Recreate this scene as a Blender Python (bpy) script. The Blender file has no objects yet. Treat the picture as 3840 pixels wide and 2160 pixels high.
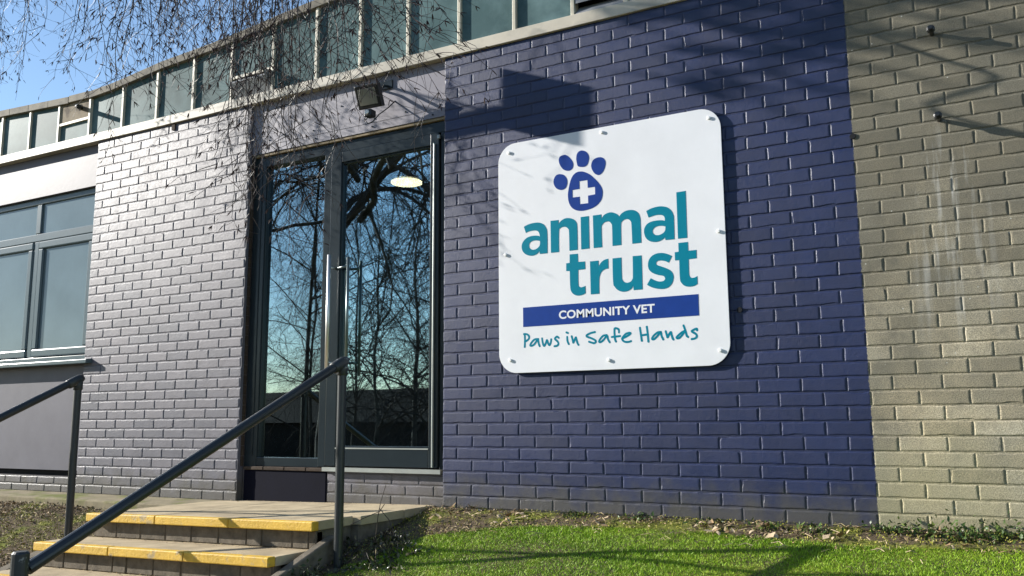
import bpy, bmesh, math, random
import numpy as np
from mathutils import Vector, Matrix
R = math.radians
S = bpy.context.scene
COL = S.collection
# ------------------------------------------------------------------ camera, light
cam = bpy.data.objects.new('camera', bpy.data.cameras.new('camera'))
COL.objects.link(cam)
cam.location = (3.1986, -4.7844, 0.5242)
cam.rotation_euler = (R(98.69), R(0.386), R(29.344))
cam.data.sensor_width = 36
cam.data.lens = 30.958
cam.data.clip_start = 0.05
cam.data.clip_end = 2000
S.camera = cam
SUN = Vector((-3.4, -1.0, 1.36)).normalized()          # direction towards the sun
W = bpy.data.worlds.new('World'); S.world = W; W.use_nodes = True
wn = W.node_tree
bg = wn.nodes['Background']
sky = wn.nodes.new('ShaderNodeTexSky'); sky.sky_type = 'NISHITA'; sky.sun_disc = False
sky.sun_elevation = math.asin(SUN.z); sky.sun_rotation = R(90) - math.atan2(SUN.y, SUN.x)
sky.altitude = 50; sky.air_density = 1.0; sky.dust_density = 0.1; sky.ozone_density = 2.2
wn.links.new(sky.outputs[0], bg.inputs[0]); bg.inputs[1].default_value = 0.095
sl = bpy.data.lights.new('sun', 'SUN'); sl.energy = 4.9; sl.angle = R(0.25); sl.color = (1.0, 0.955, 0.88)
so = bpy.data.objects.new('sun', sl); COL.objects.link(so)
so.rotation_euler = (-SUN).to_track_quat('-Z', 'Y').to_euler()
S.view_settings.view_transform = 'Standard'; S.view_settings.look = 'None'
S.view_settings.exposure = 1.06; S.view_settings.gamma = 1
S.cycles.max_bounces = 6; S.cycles.transparent_max_bounces = 12

# ------------------------------------------------------------------ materials
def nd(nt, t, **kw):
    n = nt.nodes.new(t)
    for k, v in kw.items():
        if k in n.inputs: n.inputs[k].default_value = v
        else: setattr(n, k, v)
    return n
def mat(name, col, rough=0.6, spec=0.5, metal=0.0, var=0.0, vscale=6.0, bump=0.0, bscale=80.0, col2=None, cscale=4.0, cpos=(0.45, 0.6), coat=0.0, emit=None, estr=1.0, detail=6):
    m = bpy.data.materials.new(name); m.use_nodes = True
    nt = m.node_tree; b = nt.nodes['Principled BSDF']
    b.inputs['Base Color'].default_value = (*col, 1); b.inputs['Roughness'].default_value = rough
    b.inputs['Specular IOR Level'].default_value = spec; b.inputs['Metallic'].default_value = metal
    b.inputs['Coat Weight'].default_value = coat
    geo = nt.nodes.new('ShaderNodeNewGeometry')
    src = None
    if col2 is not None:
        n = nd(nt, 'ShaderNodeTexNoise', Scale=cscale, Detail=detail, Roughness=0.6)
        nt.links.new(geo.outputs['Position'], n.inputs['Vector'])
        r = nd(nt, 'ShaderNodeValToRGB'); r.color_ramp.elements[0].position = cpos[0]; r.color_ramp.elements[1].position = cpos[1]
        r.color_ramp.elements[0].color = (*col, 1); r.color_ramp.elements[1].color = (*col2, 1)
        nt.links.new(n.outputs[0], r.inputs[0]); src = r.outputs[0]
    if var > 0:
        n = nd(nt, 'ShaderNodeTexNoise', Scale=vscale, Detail=8.0, Roughness=0.65)
        nt.links.new(geo.outputs['Position'], n.inputs['Vector'])
        mr = nd(nt, 'ShaderNodeMapRange'); mr.inputs[1].default_value = 0.25; mr.inputs[2].default_value = 0.75
        mr.inputs[3].default_value = 1 - var; mr.inputs[4].default_value = 1 + var
        nt.links.new(n.outputs[0], mr.inputs[0])
        mx = nd(nt, 'ShaderNodeMix', data_type='RGBA', blend_type='MULTIPLY'); mx.inputs[0].default_value = 1
        if src is not None: nt.links.new(src, mx.inputs[6])
        else: mx.inputs[6].default_value = (*col, 1)
        nt.links.new(mr.outputs[0], mx.inputs[7]); src = mx.outputs[2]
    if src is not None: nt.links.new(src, b.inputs['Base Color'])
    if bump > 0:
        n = nd(nt, 'ShaderNodeTexNoise', Scale=bscale, Detail=5.0, Roughness=0.6)
        nt.links.new(geo.outputs['Position'], n.inputs['Vector'])
        bp = nd(nt, 'ShaderNodeBump', Strength=bump, Distance=0.004)
        nt.links.new(n.outputs[0], bp.inputs['Height']); nt.links.new(bp.outputs[0], b.inputs['Normal'])
    if emit is not None:
        b.inputs['Emission Color'].default_value = (*emit, 1); b.inputs['Emission Strength'].default_value = estr
    return m

def brick_mat(name, mode, PAINT=None):
    """mode 'wall': navy paint left of X=2.583, bare weathered brick right of it; 'paint': navy paint everywhere"""
    m = bpy.data.materials.new(name); m.use_nodes = True
    nt = m.node_tree; L = nt.links.new; b = nt.nodes['Principled BSDF']
    geo = nt.nodes.new('ShaderNodeNewGeometry'); pos = geo.outputs['Position']
    sep = nt.nodes.new('ShaderNodeSeparateXYZ'); L(pos, sep.inputs[0])
    at = nt.nodes.new('ShaderNodeAttribute'); at.attribute_name = 'rnd'
    def noise(scale, det=6, vec=pos, rough=0.6):
        n = nd(nt, 'ShaderNodeTexNoise', Scale=scale, Detail=float(det), Roughness=rough); L(vec, n.inputs['Vector']); return n.outputs[0]
    def ramp(v, a, c, p0=0.0, p1=1.0):
        r = nt.nodes.new('ShaderNodeValToRGB'); e = r.color_ramp.elements
        e[0].position = p0; e[1].position = p1; e[0].color = (*a, 1); e[1].color = (*c, 1); L(v, r.inputs[0]); return r.outputs[0]
    def mr(v, a, c, lo, hi):
        n = nt.nodes.new('ShaderNodeMapRange'); n.inputs[1].default_value = a; n.inputs[2].default_value = c
        n.inputs[3].default_value = lo; n.inputs[4].default_value = hi; L(v, n.inputs[0]); return n.outputs[0]
    def mix(f, a, c, bt='MIX'):
        n = nd(nt, 'ShaderNodeMix', data_type='RGBA', blend_type=bt)
        for s, i in ((f, 0), (a, 6), (c, 7)):
            if isinstance(s, (int, float)): n.inputs[i].default_value = s
            elif isinstance(s, tuple): n.inputs[i].default_value = (*s, 1)
            else: L(s, n.inputs[i])
        return n.outputs[2]
    def math_(op, a, c=None):
        n = nt.nodes.new('ShaderNodeMath'); n.operation = op
        for s, i in ((a, 0), (c, 1)):
            if s is None: continue
            if isinstance(s, (int, float)): n.inputs[i].default_value = s
            else: L(s, n.inputs[i])
        return n.outputs[0]
    paint = mix(mr(noise(7.0), 0.3, 0.7, 0.0, 1.0), PAINT, tuple(c * 1.25 for c in PAINT))
    paint = mix(1.0, paint, mix(at.outputs['Fac'], (0.80, 0.82, 0.85), (1.25, 1.2, 1.15)), 'MULTIPLY')
    paint = mix(mr(noise(95.0, 3), 0.62, 0.72, 0.0, 0.35), paint, (0.05, 0.05, 0.07))
    # splash dirt and moss near the ground
    dz = mr(math_('ADD', sep.outputs[2], mr(noise(9.0), 0.3, 0.7, -0.08, 0.08)), 0.02, 0.20, 1.0, 0.0)
    paint = mix(math_('MULTIPLY', dz, 0.75), paint, (0.075, 0.068, 0.052))
    rough = math_('ADD', mr(noise(4.5), 0.3, 0.7, 0.42, 0.54), mr(noise(38.0, 4), 0.3, 0.7, -0.05, 0.07))
    if mode == 'wall':
        bb = mix(at.outputs['Fac'], (0.25, 0.228, 0.165), (0.62, 0.56, 0.42))
        bb = mix(mr(noise(3.0), 0.35, 0.7, 0.0, 0.8), bb, (0.55, 0.46, 0.30))
        bb = mix(mr(noise(190.0, 3), 0.38, 0.62, 0.62, 0.0), bb, (0.06, 0.056, 0.045))
        # soot higher on the wall
        soot = mr(math_('ADD', sep.outputs[2], mr(noise(1.3), 0.3, 0.7, -0.8, 0.8)), 0.35, 1.7, 0.0, 0.76)
        bb = mix(mr(noise(11.0, 4), 0.52, 0.72, 0.0, 0.55), bb, (0.16, 0.15, 0.12))
        bb = mix(soot, bb, (0.100, 0.096, 0.078))
        green = mr(math_('ADD', sep.outputs[2], mr(noise(2.6), 0.2, 0.8, -0.3, 0.3)), -0.1, 0.55, 0.45, 0.0)
        bb = mix(green, bb, (0.26, 0.25, 0.13))
        # white lime runs below the upper bolt
        cx = nt.nodes.new('ShaderNodeCombineXYZ'); L(sep.outputs[0], cx.inputs[0]); L(math_('MULTIPLY', sep.outputs[2], 0.09), cx.inputs[2])
        run = mr(noise(15.0, 4, cx.outputs[0]), 0.53, 0.68, 0.0, 0.62)
        wx = math_('MULTIPLY', mr(sep.outputs[0], 2.80, 2.93, 0.0, 1.0), mr(sep.outputs[0], 3.22, 3.1, 0.0, 1.0))
        wz = math_('MULTIPLY', mr(sep.outputs[2], 0.75, 1.3, 0.0, 1.0), mr(sep.outputs[2], 2.05, 1.75, 0.0, 1.0))
        bb = mix(math_('MULTIPLY', run, math_('MULTIPLY', wx, wz)), bb, (0.55, 0.55, 0.52))
        # bird specks
        vo = nt.nodes.new('ShaderNodeTexVoronoi'); vo.inputs['Scale'].default_value = 13.0; L(pos, vo.inputs['Vector'])
        bb = mix(mr(vo.outputs['Distance'], 0.035, 0.055, 0.7, 0.0), bb, (0.55, 0.55, 0.5))
        edge = mr(math_('ADD', sep.outputs[0], mr(noise(55.0, 2), 0.3, 0.7, -0.004, 0.004)), 2.580, 2.5835, 0.0, 1.0)
        L(mix(edge, paint, bb), b.inputs['Base Color'])
        L(math_('MAXIMUM', rough, math_('MULTIPLY', edge, 0.92)), b.inputs['Roughness'])
        L(mr(edge, 0, 1, 0.55, 0.2), b.inputs['Specular IOR Level'])
    else:
        L(paint, b.inputs['Base Color']); L(rough, b.inputs['Roughness']); b.inputs['Specular IOR Level'].default_value = 0.36
    h = math_('ADD', math_('ADD', math_('MULTIPLY', noise(170.0, 4), 0.6), math_('MULTIPLY', noise(55.0, 3), 0.5)), math_('MULTIPLY', noise(16.0, 2), 0.45))
    bp = nd(nt, 'ShaderNodeBump', Strength=0.6, Distance=0.0035); L(h, bp.inputs['Height']); L(bp.outputs[0], b.inputs['Normal'])
    return m

PAINT = (0.0055, 0.0125, 0.055)
GREY = (0.105, 0.102, 0.122)
M = {}
M['wall'] = brick_mat('wall_brick', 'wall', PAINT)
M['paintbrick'] = brick_mat('painted_brick', 'paint', GREY)
M['paint'] = mat('grey_panel_paint', tuple(c*1.15 for c in GREY), 0.50, 0.22, var=0.12, vscale=5, bump=0.12, bscale=30)
M['fascia'] = mat('grey_lavender_panel_paint', (0.20, 0.19, 0.225), 0.5, 0.4, var=0.14, vscale=3.5, bump=0.1, bscale=25)
M['railworn'] = mat('worn_rail_fitting', (0.024, 0.028, 0.030), 0.45, 0.5, col2=(0.24, 0.25, 0.25), cscale=26, cpos=(0.60, 0.66), bump=0.2, bscale=50)
M['dullsteel'] = mat('dull_steel', (0.16, 0.20, 0.20), 0.35, 0.5, metal=0.7)
M['shaderender'] = mat('shade_toned_navy_render', (0.0035, 0.004, 0.011), 0.85, 0.1, var=0.2, bump=0.2, bscale=60)  # smooth coat, its near-black tone holds the shadow that falls there
M['trim'] = mat('beige_metal_trim', (0.50, 0.455, 0.37), 0.5, 0.4, var=0.12, vscale=4, bump=0.05, bscale=20, col2=(0.36, 0.33, 0.27), cscale=2.5)
M['roofedge'] = mat('weathered_roof_edge', (0.20, 0.18, 0.14), 0.8, 0.3, var=0.3, vscale=9, bump=0.2, col2=(0.11, 0.10, 0.08), cscale=5)
M['mullion'] = mat('cream_mullion', (0.50, 0.46, 0.36), 0.5, 0.4, var=0.12, vscale=12)
M['teal'] = mat('teal_obscured_glass', (0.075, 0.125, 0.13), 0.42, 0.03, var=0.25, vscale=3, bump=0.10, bscale=140, col2=(0.13, 0.20, 0.205), cscale=1.6)
M['boardwood'] = mat('stained_grey_board', (0.30, 0.25, 0.18), 0.85, 0.2, var=0.4, vscale=14, col2=(0.10, 0.08, 0.06), cscale=7)
M['louvre'] = mat('grey_louvre_metal', (0.22, 0.23, 0.24), 0.5, 0.5, var=0.1)
M['dark'] = mat('dark_gap', (0.012, 0.013, 0.016), 0.8, 0.2)
M['slate'] = mat('slate_frame_paint', (0.020, 0.028, 0.033), 0.20, 0.35, var=0.08, vscale=8)
M['winframe'] = mat('blue_grey_window_frame', (0.085, 0.118, 0.132), 0.24, 0.28, var=0.06)
M['winpane'] = mat('grey_blue_blinded_pane', (0.150, 0.200, 0.220), 0.12, 0.4, var=0.12, vscale=2.5)
M['tan'] = mat('tan_sealant_strip', (0.24, 0.19, 0.12), 0.8, 0.2, var=0.25, vscale=30)
M['oldwood'] = mat('bare_brown_reveal', (0.055, 0.040, 0.030), 0.9, 0.2, var=0.4, vscale=18)
M['chrome'] = mat('brushed_steel', (0.72, 0.72, 0.70), 0.45, 0.5, metal=1.0)
M['alu'] = mat('pale_aluminium', (0.30, 0.32, 0.30), 0.45, 0.5, metal=0.5, var=0.15)
M['black'] = mat('black_housing', (0.013, 0.014, 0.015), 0.38, 0.5, var=0.1, vscale=20)
M['lens'] = mat('led_lamp_window', (0.19, 0.185, 0.15), 0.3, 0.5, var=0.08)
M['whiteplastic'] = mat('white_plastic', (0.80, 0.80, 0.78), 0.35, 0.5)
M['signwhite'] = mat('white_sign_face', (0.69, 0.70, 0.725), 0.5, 0.3, var=0.06, vscale=3.0, bump=0.03, bscale=6)
M['signedge'] = mat('sign_backing', (0.02, 0.022, 0.03), 0.6, 0.4)
M['signteal'] = mat('teal_lettering', (0.0, 0.185, 0.27), 0.42, 0.12, var=0.05, vscale=14)
M['signblue'] = mat('royal_blue_vinyl', (0.010, 0.042, 0.225), 0.42, 0.12, var=0.08, vscale=18)
M['concrete'] = mat('pale_concrete_flag', (0.44, 0.36, 0.235), 0.9, 0.2, var=0.22, vscale=7, bump=0.35, bscale=140, col2=(0.34, 0.275, 0.18), cscale=3)
M['kerb'] = mat('mossy_concrete', (0.24, 0.205, 0.135), 0.95, 0.15, var=0.3, vscale=12, bump=0.5, bscale=90, col2=(0.14, 0.15, 0.045), cscale=3.2, cpos=(0.48, 0.62))
M['yellow'] = mat('worn_yellow_paint', (0.60, 0.37, 0.040), 0.6, 0.35, var=0.2, vscale=14, bump=0.7, bscale=75, col2=(0.36, 0.27, 0.13), cscale=9, cpos=(0.58, 0.66))
M['riser'] = mat('brown_riser_brick', (0.135, 0.115, 0.088), 0.95, 0.2, var=0.5, vscale=14, bump=0.6, bscale=70)
M['rail'] = mat('dark_painted_steel_tube', (0.020, 0.024, 0.027), 0.36, 0.5, var=0.12, vscale=25, bump=0.06, bscale=60)
M['bark'] = mat('dark_twig_bark', (0.040, 0.028, 0.023), 0.5, 0.4, var=0.3, vscale=30)
M['trunk'] = mat('birch_trunk_bark', (0.10, 0.085, 0.07), 0.85, 0.2, var=0.4, vscale=6, col2=(0.03, 0.026, 0.022), cscale=3)
M['treebark'] = mat('dull_tree_bark', (0.060, 0.048, 0.042), 0.9, 0.1, var=0.3, vscale=8)
M['catkin'] = mat('dark_red_catkin', (0.040, 0.020, 0.018), 0.7, 0.2, var=0.2, vscale=60)
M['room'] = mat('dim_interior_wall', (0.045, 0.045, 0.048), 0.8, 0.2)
M['pillar'] = mat('white_interior_wall', (0.85, 0.85, 0.82), 0.7, 0.2)
M['lamp'] = mat('warm_lamp_disc', (0.8, 0.75, 0.65), 0.5, 0.2, emit=(1.0, 0.74, 0.44), estr=3.6)
M['house'] = mat('dark_house_wall', (0.030, 0.025, 0.022), 0.9, 0.1, var=0.2)
M['rooftile'] = mat('dark_roof_tile', (0.022, 0.020, 0.019), 0.95, 0.05, var=0.25, vscale=10)
M['ground'] = mat('earth_ground', (0.105, 0.080, 0.052), 1.0, 0.1, var=0.5, vscale=30, bump=1.0, bscale=55, col2=(0.14, 0.155, 0.030), cscale=2.3, cpos=(0.52, 0.60))
M['tarmac'] = mat('asphalt', (0.05, 0.05, 0.05), 0.9, 0.2, var=0.2, vscale=20)

def glass_mat():
    m = bpy.data.materials.new('reflective_door_glass'); m.use_nodes = True
    nt = m.node_tree; nt.nodes.clear()
    out = nt.nodes.new('ShaderNodeOutputMaterial')
    tr = nd(nt, 'ShaderNodeBsdfTransparent'); tr.inputs[0].default_value = (0.74, 0.80, 0.80, 1)
    gl = nd(nt, 'ShaderNodeBsdfGlossy', Roughness=0.012); gl.inputs[0].default_value = (0.75, 0.95, 1.0, 1)
    lw = nd(nt, 'ShaderNodeFresnel', IOR=1.5)
    ma = nt.nodes.new('ShaderNodeMath'); ma.operation = 'MULTIPLY_ADD'; ma.inputs[1].default_value = 1.3; ma.inputs[2].default_value = 0.35
    ma.use_clamp = True
    mx = nt.nodes.new('ShaderNodeMixShader')
    nt.links.new(lw.outputs[0], ma.inputs[0]); nt.links.new(ma.outputs[0], mx.inputs[0])
    nt.links.new(tr.outputs[0], mx.inputs[1]); nt.links.new(gl.outputs[0], mx.inputs[2]); nt.links.new(mx.outputs[0], out.inputs[0])
    return m
M['glass'] = glass_mat()
def leafmat(name, cols, rough=0.6):
    m = bpy.data.materials.new(name); m.use_nodes = True
    nt = m.node_tree; b = nt.nodes['Principled BSDF']; b.inputs['Roughness'].default_value = rough
    at = nt.nodes.new('ShaderNodeAttribute'); at.attribute_name = 'rnd'
    r = nt.nodes.new('ShaderNodeValToRGB'); r.color_ramp.interpolation = 'LINEAR'
    e = r.color_ramp.elements
    while len(e) < len(cols): e.new(0.5)
    for i, c in enumerate(cols): e[i].position = i / (len(cols) - 1); e[i].color = (*c, 1)
    nt.links.new(at.outputs['Fac'], r.inputs[0]); nt.links.new(r.outputs[0], b.inputs['Base Color'])
    b.inputs['Specular IOR Level'].default_value = 0.35
    return m
M['grass'] = leafmat('lawn_blades', [(0.095, 0.185, 0.007), (0.21, 0.36, 0.012), (0.30, 0.44, 0.022), (0.44, 0.45, 0.07)], 0.55)
M['litter'] = leafmat('dead_leaf_litter', [(0.09, 0.06, 0.038), (0.27, 0.18, 0.10), (0.20, 0.17, 0.06), (0.52, 0.40, 0.26), (0.14, 0.105, 0.075)], 0.8)
M['moss'] = leafmat('moss_tufts', [(0.19, 0.205, 0.025), (0.36, 0.33, 0.045), (0.11, 0.14, 0.018), (0.42, 0.36, 0.09)], 0.8)
M['weed'] = leafmat('weed_leaves', [(0.025, 0.055, 0.012), (0.055, 0.10, 0.02), (0.10, 0.14, 0.03)], 0.4)
M['shrub'] = leafmat('shrub_leaves', [(0.010, 0.015, 0.006), (0.025, 0.038, 0.012), (0.05, 0.065, 0.02), (0.16, 0.13, 0.07)], 0.35)

# ------------------------------------------------------------------ helpers
class MB:
    def __init__(s): s.v = []; s.f = []; s.r = []
    def add(s, vs, fs, rnd=0.0):
        b = len(s.v); s.v += [tuple(v) for v in vs]
        for f in fs: s.f.append([i + b for i in f]); s.r.append(rnd)
    def box(s, x0, x1, y0, y1, z0, z1, rnd=0.0):
        s.hexa([(x0,y0,z0),(x1,y0,z0),(x1,y1,z0),(x0,y1,z0),(x0,y0,z1),(x1,y0,z1),(x1,y1,z1),(x0,y1,z1)], rnd)
    def hexa(s, p, rnd=0.0):
        s.add(p, [(3,2,1,0),(4,5,6,7),(0,1,5,4),(1,2,6,5),(2,3,7,6),(3,0,4,7)], rnd)
    def tube(s, pts, rad, n=8, cap=True, rnd=0.0):
        pts = [Vector(p) for p in pts]
        if not isinstance(rad, (list, tuple)): rad = [rad] * len(pts)
        vs = []; up = None
        for i, p in enumerate(pts):
            d = (pts[min(i+1, len(pts)-1)] - pts[max(i-1, 0)])
            d = d.normalized() if d.length > 1e-9 else Vector((0,0,1))
            if up is None:
                a = Vector((0,0,1)) if abs(d.z) < 0.9 else Vector((1,0,0))
                up = d.cross(a).normalized()
            else:
                up = (up - d * up.dot(d)); up = up.normalized() if up.length > 1e-6 else d.orthogonal().normalized()
            w = d.cross(up)
            for k in range(n):
                a = 2*math.pi*k/n
                vs.append(p + (up*math.cos(a) + w*math.sin(a)) * rad[i])
        fs = []
        for i in range(len(pts)-1):
            for k in range(n):
                fs.append((i*n+k, i*n+(k+1)%n, (i+1)*n+(k+1)%n, (i+1)*n+k))
        if cap and n > 2:
            fs.append(tuple(range(n-1, -1, -1))); fs.append(tuple((len(pts)-1)*n+k for k in range(n)))
        s.add(vs, fs, rnd)
    def disc(s, c, r, h, n=24, axis='z', squash=1.0):
        c = Vector(c); vs = []
        for z in (0, h):
            for k in range(n):
                a = 2*math.pi*k/n; u, v = r*math.cos(a), r*math.sin(a)
                vs.append(c + (Vector((u, v, z)) if axis == 'z' else Vector((u, z, v)) if axis == 'y' else Vector((z, u, v))))
        fs = [tuple(range(n)), tuple(range(2*n-1, n-1, -1))] + [(k, n+k, n+(k+1)%n, (k+1)%n) for k in range(n)]
        s.add(vs, fs)
    def xform(s, m, start=0):
        for i in range(start, len(s.v)): s.v[i] = tuple(m @ Vector(s.v[i]))
    def build(s, name, m, parent=None, smooth=False, bevel=0.0, attr=False, autosmooth=None):
        me = bpy.data.meshes.new(name); me.from_pydata(s.v, [], s.f); me.update()
        if attr:
            a = me.attributes.new('rnd', 'FLOAT', 'FACE'); a.data.foreach_set('value', np.array(s.r, dtype=np.float32))
        me.materials.append(m)
        bm = bmesh.new(); bm.from_mesh(me); bmesh.ops.recalc_face_normals(bm, faces=bm.faces); bm.to_mesh(me); bm.free()
        if smooth: me.polygons.foreach_set('use_smooth', [True]*len(me.polygons))
        o = bpy.data.objects.new(name, me); COL.objects.link(o)
        if parent is not None: o.parent = parent
        if bevel > 0:
            b = o.modifiers.new('bevel', 'BEVEL'); b.width = bevel; b.segments = 2; b.limit_method = 'ANGLE'; b.angle_limit = R(40)
        return o
def raw(name, V, F, rnd, m, parent=None, smooth=False):
    """fast triangle / quad mesh from numpy arrays"""
    me = bpy.data.meshes.new(name); V = np.asarray(V, np.float32); F = np.asarray(F, np.int32); k = F.shape[1]
    me.vertices.add(len(V)); me.vertices.foreach_set('co', V.ravel())
    me.loops.add(F.size); me.loops.foreach_set('vertex_index', F.ravel())
    me.polygons.add(len(F)); me.polygons.foreach_set('loop_start', np.arange(0, F.size, k, dtype=np.int32))
    me.update(calc_edges=True)
    a = me.attributes.new('rnd', 'FLOAT', 'FACE'); a.data.foreach_set('value', np.asarray(rnd, np.float32))
    if smooth: me.polygons.foreach_set('use_smooth', [True]*len(F))
    me.materials.append(m); o = bpy.data.objects.new(name, me); COL.objects.link(o)
    if parent is not None: o.parent = parent
    return o
def empty(name, loc=(0,0,0)):
    o = bpy.data.objects.new(name, None); COL.objects.link(o); o.location = loc; o.empty_display_size = 0.2; return o
def tag(o, label=None, cat=None, group=None, kind=None):
    if label: o['label'] = label
    if cat: o['category'] = cat
    if group: o['group'] = group
    if kind: o['kind'] = kind
    return o
def bx(name, m, parent, *b, bevel=0.0):
    q = MB(); q.box(*b); return q.build(name, m, parent, bevel=bevel)

# ------------------------------------------------------------------ brickwork
def bricks(mb, mo, rows, X0, X1, h, z0, y, mod, first, rng, joint=0.010, depth=0.0038, ztop=None, yback=None):
    """rows of real bricks; first(k) gives the X of a joint centre in row k. Bricks go to mb, mortar to mo"""
    for k in rows:
        za = z0 + k*h; zb = za + h - joint
        if ztop is not None and za > ztop: break
        x = first(k)
        while x > X0 + 0.02: x -= mod
        edges = []
        while x < X1 - 0.02:
            edges.append(x + rng.uniform(-.005, .005)); x += mod
        edges.append(x)
        for i in range(len(edges)-1):
            a = edges[i] + joint/2; b = edges[i+1] - joint/2
            a = max(a, X0); b = min(b, X1)
            if b - a < 0.03: continue
            brick(mb, a, b, za, zb, y, depth, rng)
    mo.add([(X0,y+depth,z0+rows[0]*h-.1),(X1,y+depth,z0+rows[0]*h-.1),(X1,y+depth,z0+(rows[-1]+1)*h),(X0,y+depth,z0+(rows[-1]+1)*h)], [(0,1,2,3)], 0.15)
def brick(mb, a, b, za, zb, y, depth, rng):
    nx = max(2, int(round((b-a)/0.032))); nz = 3
    per = [(i/nx, 0) for i in range(nx)] + [(1, i/nz) for i in range(nz)] + [(1-i/nx, 1) for i in range(nx)] + [(0, 1-i/nz) for i in range(nz)]
    n = len(per); t = rng.uniform(-.0008, .0008); tx = rng.uniform(-.003, .003); tz = rng.uniform(-.006, .006)
    cx, cz = (a+b)/2, (za+zb)/2; vs = []
    j0 = [(rng.uniform(-.0015, .0015), rng.uniform(-.0016, .0016)) for _ in per]
    chip = rng.random() < .22; ck = rng.randrange(n)
    for inset, dy in ((-.0022, depth + .0005), (.0005, .0018), (.0026, .0005), (.0070, 0.0)):
        for i, (u, v) in enumerate(per):
            x = a + u*(b-a); z = za + v*(zb-za)
            sx = inset * (1 if u < .5 else -1) if (u == 0 or u == 1) else inset * 0.0
            sz = inset * (1 if v < .5 else -1) if (v == 0 or v == 1) else inset * 0.0
            c = .0035 if chip and i in (ck, (ck+1) % n) and 0 <= inset < .005 else 0
            jx, jz = j0[i]
            if c: jx += c*(1 if u < .5 else -1); jz += c*(1 if v < .5 else -1)
            vs.append((x + sx + jx, y + dy + t + tx*(x-cx) + tz*(z-cz) + (c*.6 if inset > 0 else 0), z + sz + jz))
    fs = []
    for r in range(3):
        for i in range(n):
            j = (i+1) % n
            fs.append((r*n+i, r*n+j, (r+1)*n+j, (r+1)*n+i))
    fs.append(tuple(3*n+i for i in range(n)))
    mb.add(vs, fs, rng.random())

# ------------------------------------------------------------------ the clinic building
rng = random.Random(7)
B = empty('vet_clinic'); tag(B, 'single storey clinic with navy and grey painted brick, slanting clerestory roof and glazed door', 'building')
mb, mo = MB(), MB()
bricks(mb, mo, list(range(-3, 41)), 0.0, 4.6, 0.075, 0.0, 0.0, 0.225, lambda k: 0.22 if k % 2 else 0.1075, rng, ztop=3.0)
mb.box(-.001, 4.6, .0085, .25, -.4, 2.98, 0.2)
mb.v += mo.v[:0]
b0 = len(mb.v); mb.v += mo.v; mb.f += [[i+b0 for i in f] for f in mo.f]; mb.r += mo.r
mb.build('brick_wall', M['wall'], B, smooth=False, attr=True)
mb, mo = MB(), MB()
bricks(mb, mo, list(range(-3, 40)), -3.69, -1.825, 0.07606, 0.043, 0.0, 0.2335, lambda k: -3.583 if k % 2 else -3.466, rng, ztop=3.03)
mb.box(-3.688, -1.827, .0085, .25, -.4, 3.02, 0.2)
b0 = len(mb.v); mb.v += mo.v; mb.f += [[i+b0 for i in f] for f in mo.f]; mb.r += mo.r
mb.build('brick_pier', M['paintbrick'], B, attr=True)
mb, mo = MB(), MB()
bricks(mb, mo, [-2, -1, 0, 1], -6.6, -3.69, 0.066, -0.034, 0.005, 0.235, lambda k: -4.0 if k % 2 else -3.89, rng)
mb.box(-6.6, -3.6, .013, .25, -.4, .096, 0.2)
b0 = len(mb.v); mb.v += mo.v; mb.f += [[i+b0 for i in f] for f in mo.f]; mb.r += mo.r
mb.build('plinth', M['paintbrick'], B, attr=True)
mb, mo = MB(), MB()
bricks(mb, mo, [-1, 0, 1, 2], -1.00, 0.0, 0.069, -0.012, 0.05, 0.225, lambda k: -0.33 if k % 2 else -0.22, rng)
mb.box(-1.82, .05, .058, .25, -.4, .196, 0.2)
b0 = len(mb.v); mb.v += mo.v; mb.f += [[i+b0 for i in f] for f in mo.f]; mb.r += mo.r
mb.build('door_base_wall', M['paintbrick'], B, attr=True)
q = MB(); q.box(-1.80, -1.01, .046, .20, -.2, .192); q.build('shade_toned_base', M['shaderender'], B, bevel=.004)  # dark panel in place of the diagonal shadow under the sidelight
q = MB()
for i in range(4): q.box(-1.80 + i*.205, -1.80 + i*.205 + .198, .035, .12, .1945, .219)
q.build('brick_sill', M['oldwood'], B, bevel=.004)
# panels left of the pier
q = MB(); q.box(-7.0, -3.60, .049, .2, 2.64, 3.06); q.build('upper_panel', M['paint'], B)
q = MB(); q.box(-7.0, -3.60, .049, .2, .146, 1.06); q.build('lower_panel', M['paint'], B)
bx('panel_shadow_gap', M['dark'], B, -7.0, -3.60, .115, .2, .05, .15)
# fascia board above the door
F = MB(); F.box(-1.826, -0.006, .032, .2, 2.664, 3.02); F.box(-1.826, -0.006, .034, .2, 2.604, 2.6625)
fo = F.build('fascia_panel', M['fascia'], B)
q = MB()
for x, z in [(-0.935,2.842),(-0.627,2.69),(-0.06,2.69),(-0.12,2.628),(-0.645,2.634),(-1.181,2.636),(-1.2,2.70),(-1.65,2.70),(-1.68,2.64),(-0.35,2.69)]:
    p = MB(); p.disc((x, .0265, z), .006, .008, 10, 'y'); p.build('screw_head', M['slate'], fo, bevel=.001)
bx('sealant_strip', M['tan'], B, -1.80, -0.006, .040, .2, 2.583, 2.6)
bx('jamb_sealant', M['tan'], B, -0.0055, -0.0015, .012, .04, .2, 3.0)
q = MB()
for i in range(32): q.box(-1.826, -1.819 + rng.uniform(-.001,.001), .030, .058, .22 + i*.075, .22 + i*.075 + .071)
q.build('bare_reveal', M['oldwood'], B)
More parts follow.
